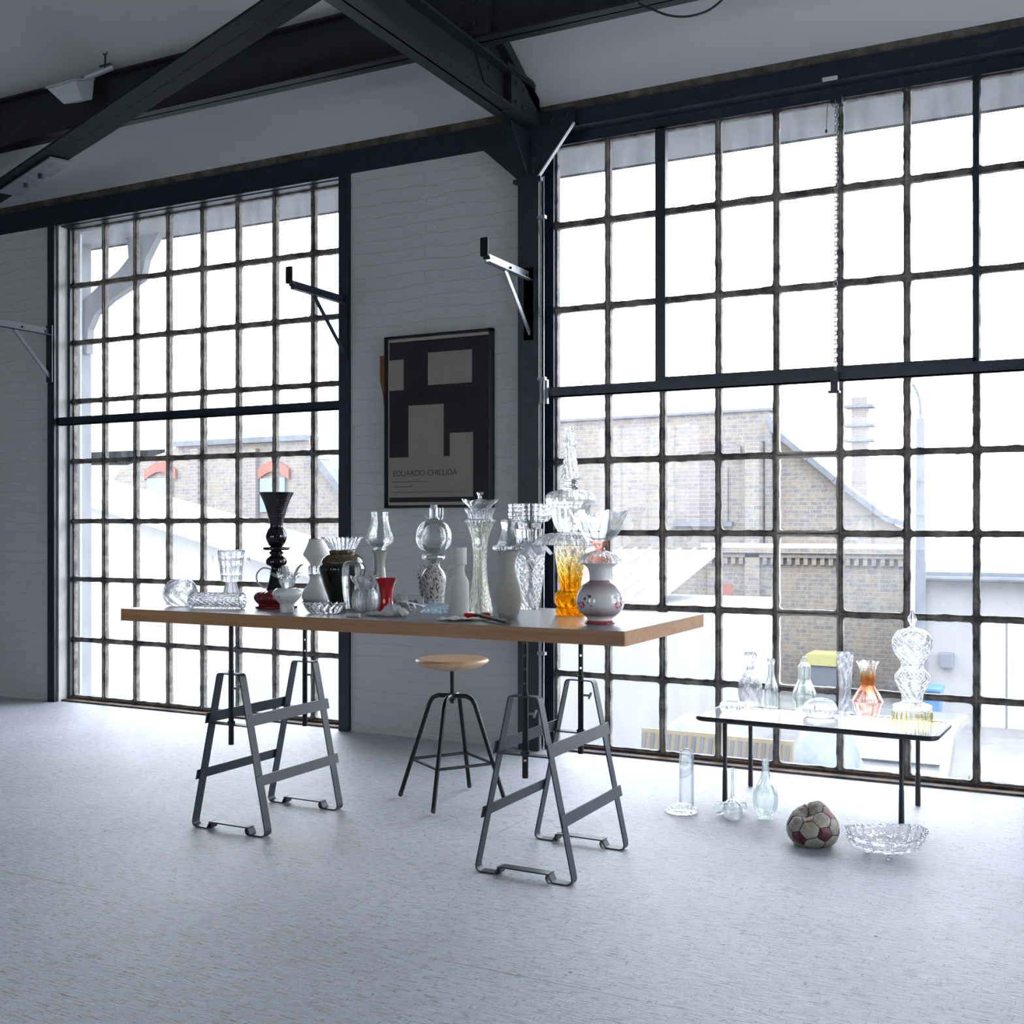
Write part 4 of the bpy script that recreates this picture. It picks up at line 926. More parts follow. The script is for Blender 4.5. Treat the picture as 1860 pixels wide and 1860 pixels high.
def build_table():
    t = thing('worktable', 'long table board with grey linoleum top and pale wood edge resting on two trestles', 'table', (-2.78, 4.32, TT-.055))
    x0, x1, y0, y1 = -4.03, -1.53, 3.855, 4.785; r = .008
    def rr(i): return round_path([Vector((x0+i, y0+i)), Vector((x1-i, y0+i)), Vector((x1-i, y1-i)), Vector((x0+i, y1-i))], r, 3)
    obj('wood_board', MB().prism([(p.x, p.y, TT-.055) for p in rr(0)], (0, 0, .0525)), 'oak', t)
    obj('linoleum_top', MB().prism([(p.x, p.y, TT-.0025) for p in rr(.0004)], (0, 0, .0025)), 'lino', t)
    make_trestle(-3.540, 'grey flat steel adjustable trestle under the left end of the worktable')
    make_trestle(-2.032, 'grey flat steel adjustable trestle under the right end of the worktable')
    # stool
    cx, cy = -2.925, 5.005; t = thing('work_stool', 'revolving stool with round wooden seat and four black tubular legs behind the worktable', 'stool', (cx, cy, 0))
    pr = catmull([(0, .668), (.06, .669), (.13, .682), (.175, .702), (.186, .713), (.183, .722), (.165, .728), (.10, .724), (0, .720)], 5)
    obj('seat', MB().lathe((cx, cy), pr, 64), 'seat', t, smooth=True, ang=180)
    m = MB(); m.tube([(cx, cy, .50), (cx, cy, .668)], .0105, 14); obj('spindle', m, 'gloss_black', t, smooth=True)
    m = MB(); m.tube([(cx, cy, .515), (cx, cy, .552)], .019, 14); obj('hub', m, 'gloss_black', t, smooth=True)
    a0 = math.atan2(5.29-cy, -2.982-cx); ring = []
    for k in range(4):
        a = a0+k*PI/2; ux, uy = math.cos(a), math.sin(a); F = .288
        pts = [(cx+ux*d, cy+uy*d, z) for d, z in ((.012, .537), (.075, .537), (.105, .525), (.122, .495), (F-.008, .02))]
        cs = [tuple(v) for v in round_path([Vector(p) for p in pts], [0, .03, .03, .03, 0], 5, False)]
        l = obj('leg', MB().tube(cs, .0115, 12), 'gloss_black', t, smooth=True)
        e = Vector(pts[-1]); d = (Vector(pts[-1])-Vector(pts[-2])).normalized(); obj('foot_cap', MB().tube([e-d*.012, e, e+d*.009, e+d*.0135], [.0122, .0124, .0115, .006], 12), 'rubber', l, smooth=True)
        f = (.495-.205)/(.495-.02); ring.append(Vector((cx+ux*(.122+(F-.13)*f), cy+uy*(.122+(F-.13)*f), .205)))
    m = MB()
    for k in range(4):
        p, q = ring[k], ring[(k+1) % 4]; d = (q-p).normalized()*.012; m.tube([p-d, q+d], .0075, 10)
    obj('footrest', m, 'gloss_black', t, smooth=True)
    # coffee table
    T0 = .425; rot = math.radians(-2.5); c = Vector((-1.247, 5.80, 0))
    def P(u, v, z): return Vector((c.x+u*math.cos(rot)-v*math.sin(rot), c.y+u*math.sin(rot)+v*math.cos(rot), z))
    t = thing('coffee_table', 'low table with glossy white top, black rim and thin black legs', 'table', (c.x, c.y, 0))
    hx, hy = .585, .225
    ol = round_path([Vector((-hx, -hy)), Vector((hx, -hy)), Vector((hx, hy)), Vector((-hx, hy))], .06, 6)
    il = round_path([Vector((-hx+.012, -hy+.012)), Vector((hx-.012, -hy+.012)), Vector((hx-.012, hy-.012)), Vector((-hx+.012, hy-.012))], .05, 6)
    obj('tabletop', MB().prism([P(p.x, p.y, T0-.006) for p in il], (0, 0, .008)), 'mirror_top', t)
    m = MB(); m.tube([P(p.x*.995, p.y*.99, T0-.008) for p in ol], .0125, 10, closed=True); obj('rim', m, 'rubber', t, smooth=True)
    m = MB()
    for v in (-.21, .21): m.tube([P(-.45, v, T0-.018), P(.45, v, T0-.018)], .007, 8)
    obj('under_rail', m, 'rubber', t, smooth=True)
    for u, v in ((-.43, -.205), (-.43, .205), (.43, -.205), (.43, .205)):
        m = MB(); a = P(u, v, T0-.014); b = P(u*1.0, v*1.0, .003); m.tube([a, a.lerp(b, .6), a.lerp(b, .61), b], [.0115, .0105, .012, .0135], 12); obj('leg', m, 'rubber', t, smooth=True)

# ================================================================ VESSELS
CT = .427
def vessel(name, sp, pts, mat, lab=None, cat=None, wall=.003, mod=None, inner=1., seg=64, n=4, smooth=True, ang=50, parent=None, z0=None, group=None, foot=.004, plabel=None, closed=False, cap=False):
    """a turned vessel from its silhouette: (half width, height) in photo pixels, bottom to top"""
    pr = catmull([tuple(p) for p in pts], n) if n > 1 else [tuple(p) for p in pts]
    pr = [(max(w, 0)*sp.s, sp.Z(y)) for w, y in pr]
    if z0 is None and pr[0][1] < sp.z+.002: z0 = sp.z+.0003
    if z0 is not None:
        d = z0-pr[0][1]; pr = [(r, z+d) for r, z in pr]
    full = shell(pr, None if closed else wall, foot); no = len(pr)+1
    if cap:                                   # upside-down vessel, open underneath
        full = list(pr)+[(0, pr[-1][1]), (0, pr[-1][1]-wall)]+[(max(r-wall, .0006), z-wall*.3) for r, z in reversed(pr) if z > pr[0][1]+.002]+[(pr[0][0]-wall*.7, pr[0][1]), pr[0]]; no = len(pr)
    mm = mod
    if mod and inner != 1.: mm = lambda t, u, i: ((mod(t, u, i)) if i <= no else (1+(mod(t, u, i)[0]-1)*inner, mod(t, u, i)[1]))
    mb = MB().lathe((sp.x, sp.y), full, seg, mm)
    loc = (sp.x, sp.y, pr[0][1])
    if parent is None:
        o = obj(name, mb, mat, loc=loc, smooth=smooth, ang=ang); tag(o, lab, cat, group)
    else: o = obj(name, mb, mat, parent, smooth=smooth, ang=ang, label=plabel)
    o['top'] = max(z for r, z in pr); return o
def top_of(o):
    z = o['top']; return z

def build_table_vessels():
    T = TT
    # 1 pinwheel ball vase
    s = SP(328, 1101, T)
    vessel('ball_vase', s, [(11,1105),(19,1103),(25.5,1094),(28,1082),(26,1070),(20,1061),(14,1057)], 'crystal', 'round cut crystal ball vase with pinwheel cuts at the left end of the worktable', 'vase', mod=star(9, .11, 1.2), inner=.1, seg=108, smooth=False, wall=.006)
    # 2 lying hobnail vase
    s = SP(393, 1106, T); L_ = 100*s.s*1.04; r0 = 14*s.s
    mb = MB(); prof = [(0, 0), (r0*.8, 0), (r0*.98, .006)]+[(r0, L_*k/30) for k in range(1, 30)]+[(r0*1.02, L_-.004), (r0*1.05, L_), (r0*.86, L_), (r0*.80, L_-.01), (r0*.78, .012), (0, .010)]
    mb.lathe((0, 0), prof, 80, lambda t, u, i: (1+.16*(abs(math.sin(6*t+u*9*PI))*abs(math.sin(6*t-u*9*PI))-.4) if 2 < i < 34 else 1, 0))
    a = .24; rm = Matrix.Rotation(a, 4, 'Z') @ Matrix.Rotation(PI/2, 4, 'Y'); a0 = Vector((s.x-L_/2*math.cos(a), s.y-L_/2*math.sin(a), T+r0*1.085))
    mb.v = [rm @ v+a0 for v in mb.v]
    tag(obj('hobnail_vase', mb, 'crystal', loc=(s.x, s.y, T)), 'straight hobnail glass vase lying on its side at the left end of the table', 'vase')
    # 3 two-handled goblet vase
    s = SP(420, 1088, T)
    t = thing('goblet_vase', 'cut glass goblet vase with two stub handles standing behind the lying hobnail vase', 'vase', (s.x, s.y, T))
    vessel('bowl', s, [(8,1058),(17,1055),(18.5,1050),(20,1036),(22.5,1018),(24.5,1003),(26,999)], 'crystal', parent=t, mod=blocks(14, 4, .07), inner=.1, seg=112, smooth=False, wall=.005, n=6)
    vessel('foot', s, [(17,1088),(16,1084),(13,1072),(10,1060),(9.5,1058.2)], 'crystal', parent=t, mod=flutes(12, .05), seg=96, closed=True)
    for sg in (-1, 1):
        h = MB(); a = s.at(420+sg*24, 1016); b = s.at(420+sg*33, 1015); h.bar(a, b, .010, .022); h.bar(b, s.at(420+sg*33.5, 1015), .016, .034); obj('handle', h, 'crystal', t, bevel=.002)
    # 4 red lobed bowl, black candlestick, black trumpet vase
    s = SP(502, 1104, T)
    rb = vessel('lobed_bowl', s, [(36,1105),(37,1105),(37.5,1102),(33,1100),(31,1098),(34,1095),(38,1089),(38,1083),(33,1077),(22,1073.5),(14,1073)], 'red_dark', 'dark red ribbed bowl turned upside down under the black candlestick', 'bowl', mod=lambda t, u, i: (1+(.045*math.cos(20*t+u*5) if .2 < u < .97 else 0), 0), seg=160, closed=True)
    z = rb['top']
    cs = vessel('candlestick', s, [(18,1073),(17.5,1070),(12.5,1052),(9.6,1036),(9.5,1032),(12,1029.5),(17,1027),(19,1022),(17.5,1016),(12,1011),(10,1009),(13,1006),(13,1004),(10,1002),(11,1000.5),(22,1000),(24,997),(22,994.5),(11,994)], 'black', 'glossy black turned candlestick with ball and disc, standing on the red bowl', 'candlestick', closed=True, z0=z, seg=72)
    vessel('trumpet_vase', s, [(10.5,994),(14,990),(18.5,980),(18.5,972),(15,963),(11.6,958),(12,952),(13.8,944),(16.5,934),(20,922),(25,909),(31,897),(32.5,895.5)], 'black', 'tall flared glossy black vase with ringed trumpet mouth on top of the black candlestick', 'vase', z0=cs['top'], seg=72, mod=lambda t, u, i: (1+(.018*math.sin(u*150) if .55 < u < .97 else 0), 0), n=10)
    # 5 coffee pot behind
    s = SP(511, 1094, T)
    t = thing('coffee_pot', 'white porcelain coffee pot half hidden behind the black candlestick, handle left and spout right', 'pot', (s.x, s.y, T))
    vessel('body', s, [(12,1094),(14,1091),(19,1078),(20,1062),(17,1044),(13,1032),(12,1028)], 'white', parent=t)
    cv = catmull([tuple(s.at(x, y)) for x, y in ((494,1036),(488,1032.5),(477,1032),(468,1040),(466,1050),(470,1061),(479,1067),(487,1066),(493,1062))], 5); obj('handle', MB().tube(cv, .0042, 10), 'white', t, smooth=True)
    cv = catmull([tuple(s.at(x, y)) for x, y in ((524,1072),(531,1060),(536,1046),(540,1034),(546,1027),(551,1025.5))], 5); obj('spout', MB().tube(cv, [.013-.0095*i/(len(cv)-1) for i in range(len(cv))], 12), 'white', t, smooth=True)
    # 6 opal vase with ruffled glass insert
    s = SP(521.3, 1112, T)
    o = vessel('opal_vase', s, [(12.5,1114),(13.2,1113),(12.8,1102),(14,1098),(21,1091),(26,1083),(25.5,1077),(20,1071.5),(16,1070)], 'opal', 'small dotted white opal glass vase on a straight foot, front left', 'vase')
    vessel('ruffled_glass', s, [(9,1069.5),(11,1066),(14,1060),(15,1053),(20,1048),(28,1045)], 'crystal', 'ruffled clear glass collar sitting in the small white opal vase', 'vase', z0=o['top']+.0005, wall=.002, mod=frill(9, .16, .55, .012), seg=108, smooth=False)
    # 7 white hourglass vases
    s = SP(573, 1091, T)
    a = vessel('hourglass_vase', s, [(21.5,1096.5),(22.5,1095),(24.7,1089),(22,1078),(14,1066),(10.5,1058),(11.5,1052),(14.5,1048.5)], 'bisque', 'matt white hourglass shaped vase standing left of the dark urn', 'vase')
    b = vessel('glass_collar', s, [(9,1048),(12.5,1046),(13,1040),(12.5,1034),(9,1032.2)], 'crystal', 'short clear glass neck piece between two white vases', 'glass', z0=a['top']+.0005, mod=flutes(10, .05), closed=True, seg=60, smooth=False)
    t = vessel('lampshade_vase', s, [(10,1032),(11.5,1027),(17,1020),(22.5,1013),(20,1006),(15.5,996),(12.6,988),(12,984)], 'bisque', 'matt white shouldered vase with brown rim stacked upside down left of the dark urn', 'vase', z0=b['top']+.0005)
    obj('brown_rim', MB().tube([(s.x+12*s.s*math.cos(q*PI/16), s.y+12*s.s*math.sin(q*PI/16), t['top']) for q in range(32)], .0016, 6, closed=True), 'brownrim', t, smooth=True)
    # 8 dark urn with crystal dish
    s = SP(622, 1098, T); t = thing('glazed_urn', 'large dark brown glazed urn with olive shoulder and ribbed neck', 'vase', (s.x, s.y, T))
    vessel('body', s, [(21,1098),(22.6,1096),(26,1085),(32,1068),(38,1050),(42,1036),(41.5,1029),(38,1023)], 'urn', parent=t, mod=flutes(30, .004), seg=180, closed=True)
    o = vessel('shoulder', s, [(38,1023),(38.5,1021),(36,1014),(30,1008),(25,1005.5),(23.5,1005),(23.5,1005),(24.5,1003),(24.5,1000),(22,999)], 'urn_top', parent=t, plabel='streaked olive brown shoulder', closed=True)
    vessel('pleated_dish', s, [(20,999),(24,997),(27,991),(31,984),(36.5,977)], 'crystal', 'pleated clear crystal dish on the mouth of the dark urn', 'dish', z0=o['top']+.0005, mod=frill(26, .06, .3, .004, flutes(26, .03)), seg=208, smooth=False, wall=.004)
    # 9 clear inverted glass
    s = SP(638.5, 1108, T)
    vessel('inverted_glass', s, [(12,1110),(10,1108),(11,1102),(14.5,1086),(16.5,1062),(17,1040),(15,1028),(10,1022.5),(3,1021)], 'glass', 'tall clear round-shouldered glass vase standing before the dark urn', 'vase', cap=True, wall=.003, mod=flutes(10, .02))
    # 10 low crystal bowl
    s = SP(590, 1114, T)
    vessel('crystal_bowl', s, [(20,1118),(25,1117),(31,1111),(35,1104),(36,1101)], 'crystal', 'low cut crystal bowl with zigzag edge near the front of the worktable', 'bowl', mod=frill(16, .03, .6, .004, star(18, .06, .5)), inner=.3, seg=144, smooth=False, wall=.006)
    # 11 ribbed frilled vase
    s = SP(663.5, 1111, T)
    vessel('frilled_vase', s, [(9,1116.5),(16,1115),(22.5,1108),(25,1095),(22.5,1083),(17,1075),(16.5,1072),(20,1066),(25,1058),(27,1052)], 'crystal', 'round ribbed clear glass vase with frilled collar left of the red vase', 'vase', mod=lambda t, u, i: ((1-.05*(1-abs(math.sin(11*t))) if u < .62 else 1+.05*math.cos(9*t)*(u-.62)*2.6), .004*math.cos(9*t) if u > .95 else 0), seg=176, smooth=False, wall=.004, inner=.5)
    # 12 celadon vase with lamp chimney
    s = SP(690, 1104, T)
    o = vessel('celadon_vase', s, [(15,1108),(16,1106),(15,1094),(12.5,1070),(11,1050),(9.6,1036),(9.8,1024),(11.5,1013),(14.5,1005),(15.6,1003.5)], 'celadon', 'slim pale green-grey ceramic vase behind the red vase', 'vase')
    vessel('lamp_chimney', s, [(10.5,1003),(11.3,1001),(11.3,997.5),(16,994.5),(22,990),(24.6,983),(22.5,974),(18.5,963),(15.8,952),(14.8,943),(15.5,933.5)], 'thin', 'clear glass lamp chimney with bulging body on the pale green ceramic vase', 'lamp chimney', z0=o['top']+.0005, mod=flutes(10, .022), wall=.0016, seg=100)
    # 13 red vase
    s = SP(702, 1116, T)
    vessel('red_vase', s, [(16,1114.5),(16.8,1112),(14.2,1104),(12,1094),(11.6,1082),(13,1070),(16,1059),(20,1051.5),(20.6,1050)], 'red', 'glossy bright red waisted vase with flared rim near the front of the table', 'vase')
    # 14 gloves, wax stub, cloth
    def lump(name, mat, lab, cat, c, rx, ry, rz, seed, rough=.25, rot=0., fingers=0):
        mb = MB(); nu, nv = 28, 14; vs = []; fs = []
        for j in range(nv+1):
            ph = -PI/2+PI*j/nv
            for i in range(nu):
                th = 2*PI*i/nu; d = Vector((math.cos(th)*math.cos(ph), math.sin(th)*math.cos(ph), math.sin(ph)))
                k = 1+rough*mnoise.noise(d*2.3+Vector((seed, 0, 0)))*1.6+rough*.5*mnoise.noise(d*6+Vector((0, seed, 0))); x, y, z = d.x*rx*k, d.y*ry*k, d.z*rz*k
                vs.append((c.x+x*math.cos(rot)-y*math.sin(rot), c.y+x*math.sin(rot)+y*math.cos(rot), max(c.z+rz*.8+z, c.z+.0006)))
        for j in range(nv):
            for i in range(nu): a = j*nu+i; b = j*nu+(i+1) % nu; fs.append((a, b, b+nu, a+nu))
        mb.add(vs, fs); rr = random.Random(seed)
        for f in range(fingers):
            a = rot+(-.65+1.3*f/max(1, fingers-1)); b0 = c+Vector((math.cos(rot)*rx*.6, math.sin(rot)*rx*.6, rz*.9)); l = rx*(.85+.25*rr.random())
            pts = [b0, b0+Vector((math.cos(a)*l*.5, math.sin(a)*l*.5, .004)), b0+Vector((math.cos(a+.3)*l*.9, math.sin(a+.3)*l*.9, -rz*.35)), b0+Vector((math.cos(a+.4)*l*1.05, math.sin(a+.4)*l*1.05, -rz*.5))]
            pts = [Vector((p.x, p.y, max(p.z, c.z+.0098))) for p in pts]; mb.tube([tuple(v) for v in catmull([tuple(p) for p in pts], 4)], [.0092]*12+[.006], 8)
        return tag(obj(name, mb, mat, loc=c, smooth=True, ang=180), lab, cat)
    lump('cotton_glove', 'fabric', 'crumpled white cotton glove at the front edge of the table, right of the red vase', 'glove', onZ(712, 1120, T), .042, .030, .027, 3, .4, .1, 5)
    lump('cotton_glove', 'fabric', 'flat white cotton glove lying in front of the ribbed frilled vase', 'glove', onZ(681, 1119, T), .040, .022, .011, 8, .3, .15, 3)
    lump('white_cloth', 'fabric', 'crumpled white cloth lying behind and right of the red vase', 'cloth', onZ(728, 1100, T), .035, .03, .028, 12, .5)
    a, b = onZ(630, 1117, T+.009), onZ(653, 1118, T+.009)
    tag(obj('candle_stub', MB().tube([a, b, b+Vector((.002, 0, 0))], [.0088, .0088, .006], 16), 'cream_tube', loc=(a.x, a.y, T), smooth=True), 'short pale candle stub lying in front of the crystal bowl', 'candle')
    # 15 speckled jug, saucer, flask
    s = SP(788, 1099, T); t = thing('speckled_jug', 'white jug with black speckles and a long looping handle', 'jug', (s.x, s.y, T))
    j = vessel('body', s, [(17.5,1101.5),(18.5,1100),(19.5,1085),(22,1064),(22,1050),(18,1040),(12,1033),(10.7,1028),(11.5,1023),(12,1022)], 'speckled', parent=t)
    cv = catmull([tuple(s.at(x, y)) for x, y in ((778,1031),(770,1027.5),(763,1030),(761,1042),(763,1060),(765,1074),(769,1085))], 5); obj('handle', MB().tube(cv, .007, 10), 'speckled', t, smooth=True)
    sc_ = vessel('glass_ring_dish', s, [(8,1022),(10,1021),(17,1020),(21.5,1016),(20.5,1011),(15,1009.5),(12,1009)], 'glass', 'small thick clear glass dish between the speckled jug and the round flask', 'dish', z0=j['top']+.0005, closed=True, mod=flutes(8, .02))
    t = thing('round_flask', 'large clear spherical glass flask with side arms on top of the speckled jug', 'flask', (s.x, s.y, sc_['top']+.0005))
    f = vessel('bulb', s, [(4,1013.5),(14,1011),(25,1004),(31.5,993),(32.7,982),(30,968),(22,957),(11,951),(8,947),(7.6,941),(7.6,930)], 'thin', parent=t, wall=.0016, z0=sc_['top']+.0005, seg=80, n=6)
    dz = f['top']-s.Z(930)
    def fa(x, y): p = s.at(x, y); return (p.x, p.y, p.z+dz)
    obj('side_neck', MB().tube(catmull([fa(797,952), fa(801,949), fa(802,942), fa(802,930)], 4), [.0035, .0045]+[.0092]*10+[.0095], 12, caps=False), 'thin', t, smooth=True)
    obj('thin_arm', MB().tube([fa(776,951), fa(768,945), fa(748,944)], .0022, 8), 'thin', t, smooth=True)
    obj('knob', MB().tube([fa(770,945), fa(774,948), fa(778,952)], [.002, .0055, .003], 10), 'white', t, smooth=True)
    obj('stopper', MB().tube([fa(788,931.5), fa(788,926), fa(788,924.5)], [.0168, .0172, .014], 18), 'cream_tube', t, smooth=True, label='pale waxy stopper')
    # 16 toppled crystal, rod, film bag
    c = onZ(749, 1115, T); R2 = random.Random(5); mb = MB()
    for q in range(9):
        d = Vector((R2.uniform(-1, 1), R2.uniform(-1, 1), R2.uniform(.1, 1))).normalized(); p = c+Vector((0, 0, .030))+d*.022; r = .013
        k = [p+Vector(v)*r for v in ((1,0,0),(0,1,0),(-1,0,0),(0,-1,0),(0,0,1.2),(0,0,-1.2))]; mb.add(k, [(0,1,4),(1,2,4),(2,3,4),(3,0,4),(1,0,5),(2,1,5),(3,2,5),(0,3,5)])
    mb.box(c+Vector((-.015, -.012, .0005)), c+Vector((.015, .012, .012))); tag(obj('faceted_cluster', mb, 'crystal', loc=c), 'small faceted crystal cluster lying between the gloves and the pale blue film', 'crystal')
    a, b = onZ(733, 1104, T+.03), onZ(770, 1108, T+.03); a.z = T+.058; b.z = T+.048
    tag(obj('glass_rod', MB().tube([a, b], .0028, 8), 'frosted', loc=a, smooth=True), 'thin white glass rod leaning across the crystal cluster', 'rod')
    lump('film_bag', 'bag', 'crumpled pale blue translucent film left of the white textured carafe', 'bag', onZ(790, 1114, T), .055, .032, .026, 21, .45)
    # 17 white carafe with handle
    s = SP(834, 1116, T); t = thing('textured_carafe', 'white textured bottle carafe with small ring handle and wide collar', 'carafe', (s.x, s.y, T))
    vessel('body', s, [(17.5,1118),(18,1117),(18,1100),(18,1075),(18,1060),(18,1060),(16,1054),(11.5,1047),(10,1040),(10,1032),(10.5,1028),(10.5,1028),(13.8,1027),(13.8,1027),(13.8,1012),(13.8,998),(12.5,996.5)], 'rough_white', parent=t, n=3)
    cv = [tuple(s.at(819.5+7*math.cos(q), 1041.5-13*math.sin(q))) for q in [PI*.25+PI*1.5*k/14 for k in range(15)]]; obj('handle', MB().tube(cv, .0026, 8), 'bisque', t, smooth=True)
    # 18 twisted tall vase, crown, dish
    s = SP(872, 1113, T)
    t = vessel('twisted_vase', s, [(23,1116.5),(24,1115),(21.5,1100),(17,1078),(14,1055),(12.4,1030),(12.8,1010),(15,985),(19.5,968),(25,955),(26.5,953)], 'smoke_glass', 'tall waisted vase of spiral cut clear glass right of the white carafe', 'vase', mod=ribs(14, .07, 1.3), inner=.1, seg=140, n=7, wall=.005, smooth=False)
    c = thing('jagged_bowl', 'jagged crystal bowl resting on the rim of the spiral cut vase', 'bowl', (s.x, s.y, t['top']+.0005))
    cw = vessel('bowl', s, [(26,952.7),(27.5,950),(26.5,947.5),(22,946.5),(22,940),(24,935),(27.5,929)], 'crystal', parent=c, z0=t['top']+.0005, mod=frill(8, .06, .5, .006, flutes(24, .03)), seg=144, smooth=False, wall=.004)
    obj('hanging_stopper', MB().lathe((s.x, s.y), [(0, s.Z(1000)), (.004, s.Z(998)), (.006, s.Z(994)), (.017, s.Z(986)), (.021, s.Z(977)), (.016, s.Z(969)), (.006, s.Z(964)), (.006, s.Z(958)), (.026, s.Z(954)), (0, s.Z(953.2))], 16), 'crystal', c)
    d = thing('lidded_dish', 'flared crystal dish with a tall knob on top of the jagged crystal bowl', 'dish', (s.x, s.y, cw['top']+.0005))
    q = vessel('dish', s, [(14,929),(16,927),(22,920),(29,913),(33,909)], 'crystal', parent=d, z0=cw['top']-.006, mod=frill(6, .07, .4, .004, star(16, .05, .8)), seg=144, smooth=False, wall=.004, n=5)
    vessel('knob', s, [(12,911),(6,908),(4,903),(4.4,898),(7,892.5),(5,891.5)], 'crystal', parent=d, mod=flutes(6, .06), seg=24, smooth=False, closed=True, z0=q['top']-.014)
    # 19 mallet and spotted paper
    t = thing('mallet', 'small mallet with red ends and dark wooden handle before the spiral cut vase', 'hammer', onZ(866, 1119, T))
    a, b = onZ(843, 1119, T+.013), onZ(890, 1118, T+.013)
    obj('head', MB().tube([a.lerp(b, .33), a.lerp(b, .67)], .0095, 14), 'olive', t, smooth=True)
    for p, q in ((a, a.lerp(b, .34)), (b, b.lerp(a, .34))): obj('striking_face', MB().tube([p, p.lerp(q, .12), q], [.010, .0125, .0115], 16), 'plastic_red', t, smooth=True)
    h0, h1 = a.lerp(b, .5), onZ(924, 1130, T+.012); obj('handle', MB().tube([h0+Vector((0, 0, .004)), h0.lerp(h1, .5)+Vector((0, 0, .002)), h1], [.0075, .009, .0105], 10), 'walnut', t, smooth=True)
    mb = MB(); c = onZ(832, 1127, T); nx, ny = 20, 8; vs = []; fs = []
    for j in range(ny):
        for i in range(nx):
            u, v = i/(nx-1)*2-1, j/(ny-1)*2-1; w = math.sqrt(max(0, 1-.85*u*u)); x = u*.088; y = v*.052*w; vs.append((c.x+x*.97-y*.2, c.y+x*.2+y*.97, T+.003+.010*abs(mnoise.noise(Vector((u*1.5, v, 3))))*2+.006*(u > .5)))
    for j in range(ny-1):
        for i in range(nx-1): a = j*nx+i; fs.append((a, a+1, a+nx+1, a+nx))
    mb.add(vs, fs); o = obj('spotted_paper', mb, 'paper', loc=c, smooth=True); md = o.modifiers.new('thick', 'SOLIDIFY'); md.thickness = .0012; tag(o, 'sheet of white paper with dark spots lying at the front edge beside the mallet', 'paper')
    # 20 cream pebbled vase, beaded dish, bell
    s = SP(923.4, 1124, T)
    o = vessel('pebbled_vase', s, [(15.5,1126.5),(17,1125),(20,1115),(24,1098),(24.7,1086),(22,1070),(16.5,1052),(13,1040),(12.4,1029),(14.5,1016),(19,1006),(21.5,1003)], 'cream', 'cream vase with pebbled matt surface at the front edge of the table', 'vase')
    q = vessel('beaded_dish', s, [(20,1003),(27,1001),(28.5,997),(26,994),(22,993)], 'crystal', 'clear glass dish with beaded edge on the mouth of the cream vase', 'dish', z0=o['top']+.0005, closed=True, mod=flutes(30, .03), seg=180, smooth=False)
    vessel('glass_bell', s, [(21,993),(20.5,991),(17,984),(13,972),(12,962),(13.5,954),(13,948),(9,945.5),(3,945)], 'thin', 'clear glass bell shape standing on the beaded dish above the cream vase', 'glass', z0=q['top']+.0005, wall=.002, cap=True)
    # 21 palm cut vase with petals, square bowl
    s = SP(962, 1106, T)
    o = vessel('palm_cut_vase', s, [(15,1109),(16,1107),(19.5,1090),(23,1060),(25.5,1030),(27,1000),(27.5,993)], 'cut_crystal', 'tall tapering crystal vase with palm leaf cuts behind the cream vase', 'vase', mod=star(10, .06, 1.5), inner=.1, seg=160, smooth=False, wall=.005, n=8)
    z = o['top']; t = thing('petal_dish', 'opal glass dish with drooping white petals over the palm cut vase', 'dish', (s.x+.012, s.y, z))
    s2 = SP(975, 1106, T)
    s2.x, s2.y = s.x, s.y; s2.s = s.s
    for k in range(9):
        a = k*2*PI/9; mb = MB(); vs = []; fs = []
        for i in range(7):
            for j in range(5):
                u, v = i/6, (j/4-.5)*2; rr = 8+34*u; w = 9.5*math.sin(min(1, .25+u*.9)*PI*.62)*(1 if u < .9 else .65); zz = 2-26*u*u+2.5*v*v
                ca, sa = math.cos(a), math.sin(a); x, y = rr*s.s, v*w*s.s; vs.append((s.x+ca*x-sa*y, s.y+sa*x+ca*y, z+.008+zz*s.s*.85))
        for i in range(6):
            for j in range(4): b = i*5+j; fs.append((b, b+1, b+6, b+5))
        mb.add(vs, fs); o2 = obj('petal', mb, 'frosted', t, smooth=True); md = o2.modifiers.new('thick', 'SOLIDIFY'); md.thickness = .002
    b1 = vessel('fluted_base', s, [(24,993),(24,991),(23,985),(24,972),(24,969),(20,968.5),(20,968)], 'crystal', 'fluted clear glass drum above the petal dish, carrying the square-cut bowl', 'glass', z0=z+.0125, closed=True, mod=flutes(18, .03), seg=144, smooth=False)
    vessel('square_cut_bowl', s, [(20,968),(21,962),(24,957),(33,955),(38,951),(39.5,944),(39,934),(39.5,923)], 'crystal', 'wide round crystal bowl with rows of square cuts, left of the domed decanter', 'bowl', z0=b1['top']+.0005, mod=lambda t, u, i: (1-(.045*max(math.exp(-((math.sin(11*t))/.25)**2), math.exp(-((math.sin(6*PI*u))/.3)**2)) if u > .3 else 0), 0), inner=.1, seg=176, smooth=False, wall=.005, n=6)
    # 22 amber vase and what stands on it
    s = SP(1036, 1117, T)
    o = vessel('amber_vase', s, [(21,1120),(24,1119),(25.5,1115),(25.5,1108),(21,1105),(21,1105),(24,1103),(27,1098),(27.5,1088),(25.5,1080),(18.5,1075),(18,1074),(18,1074),(19.5,1060),(21,1052),(21.5,1046),(24,1030),(27,1008),(29,990),(30,984)], 'amber', 'amber crystal vase fading to clear, with bands and palm cuts', 'vase', mod=star(12, .055, 1.2), inner=.1, seg=168, smooth=False, wall=.005)
    z = o['top']
    l = vessel('leaf_dish', s, [(66,991),(64,989),(58,979),(44,971),(22,968),(14,967)], 'crystal', 'wide upturned crystal leaf dish drooping over the amber vase', 'dish', z0=z-.022, mod=lambda t, u, i: (1+.06*math.cos(9*t)*(1-u)+.015*math.cos(54*t), 0), seg=216, smooth=False, wall=.003, cap=True, n=5)
    d = thing('domed_decanter', 'squat domed clear glass decanter with fluted shoulders above the amber vase', 'decanter', (s.x, s.y, l['top']+.0005))
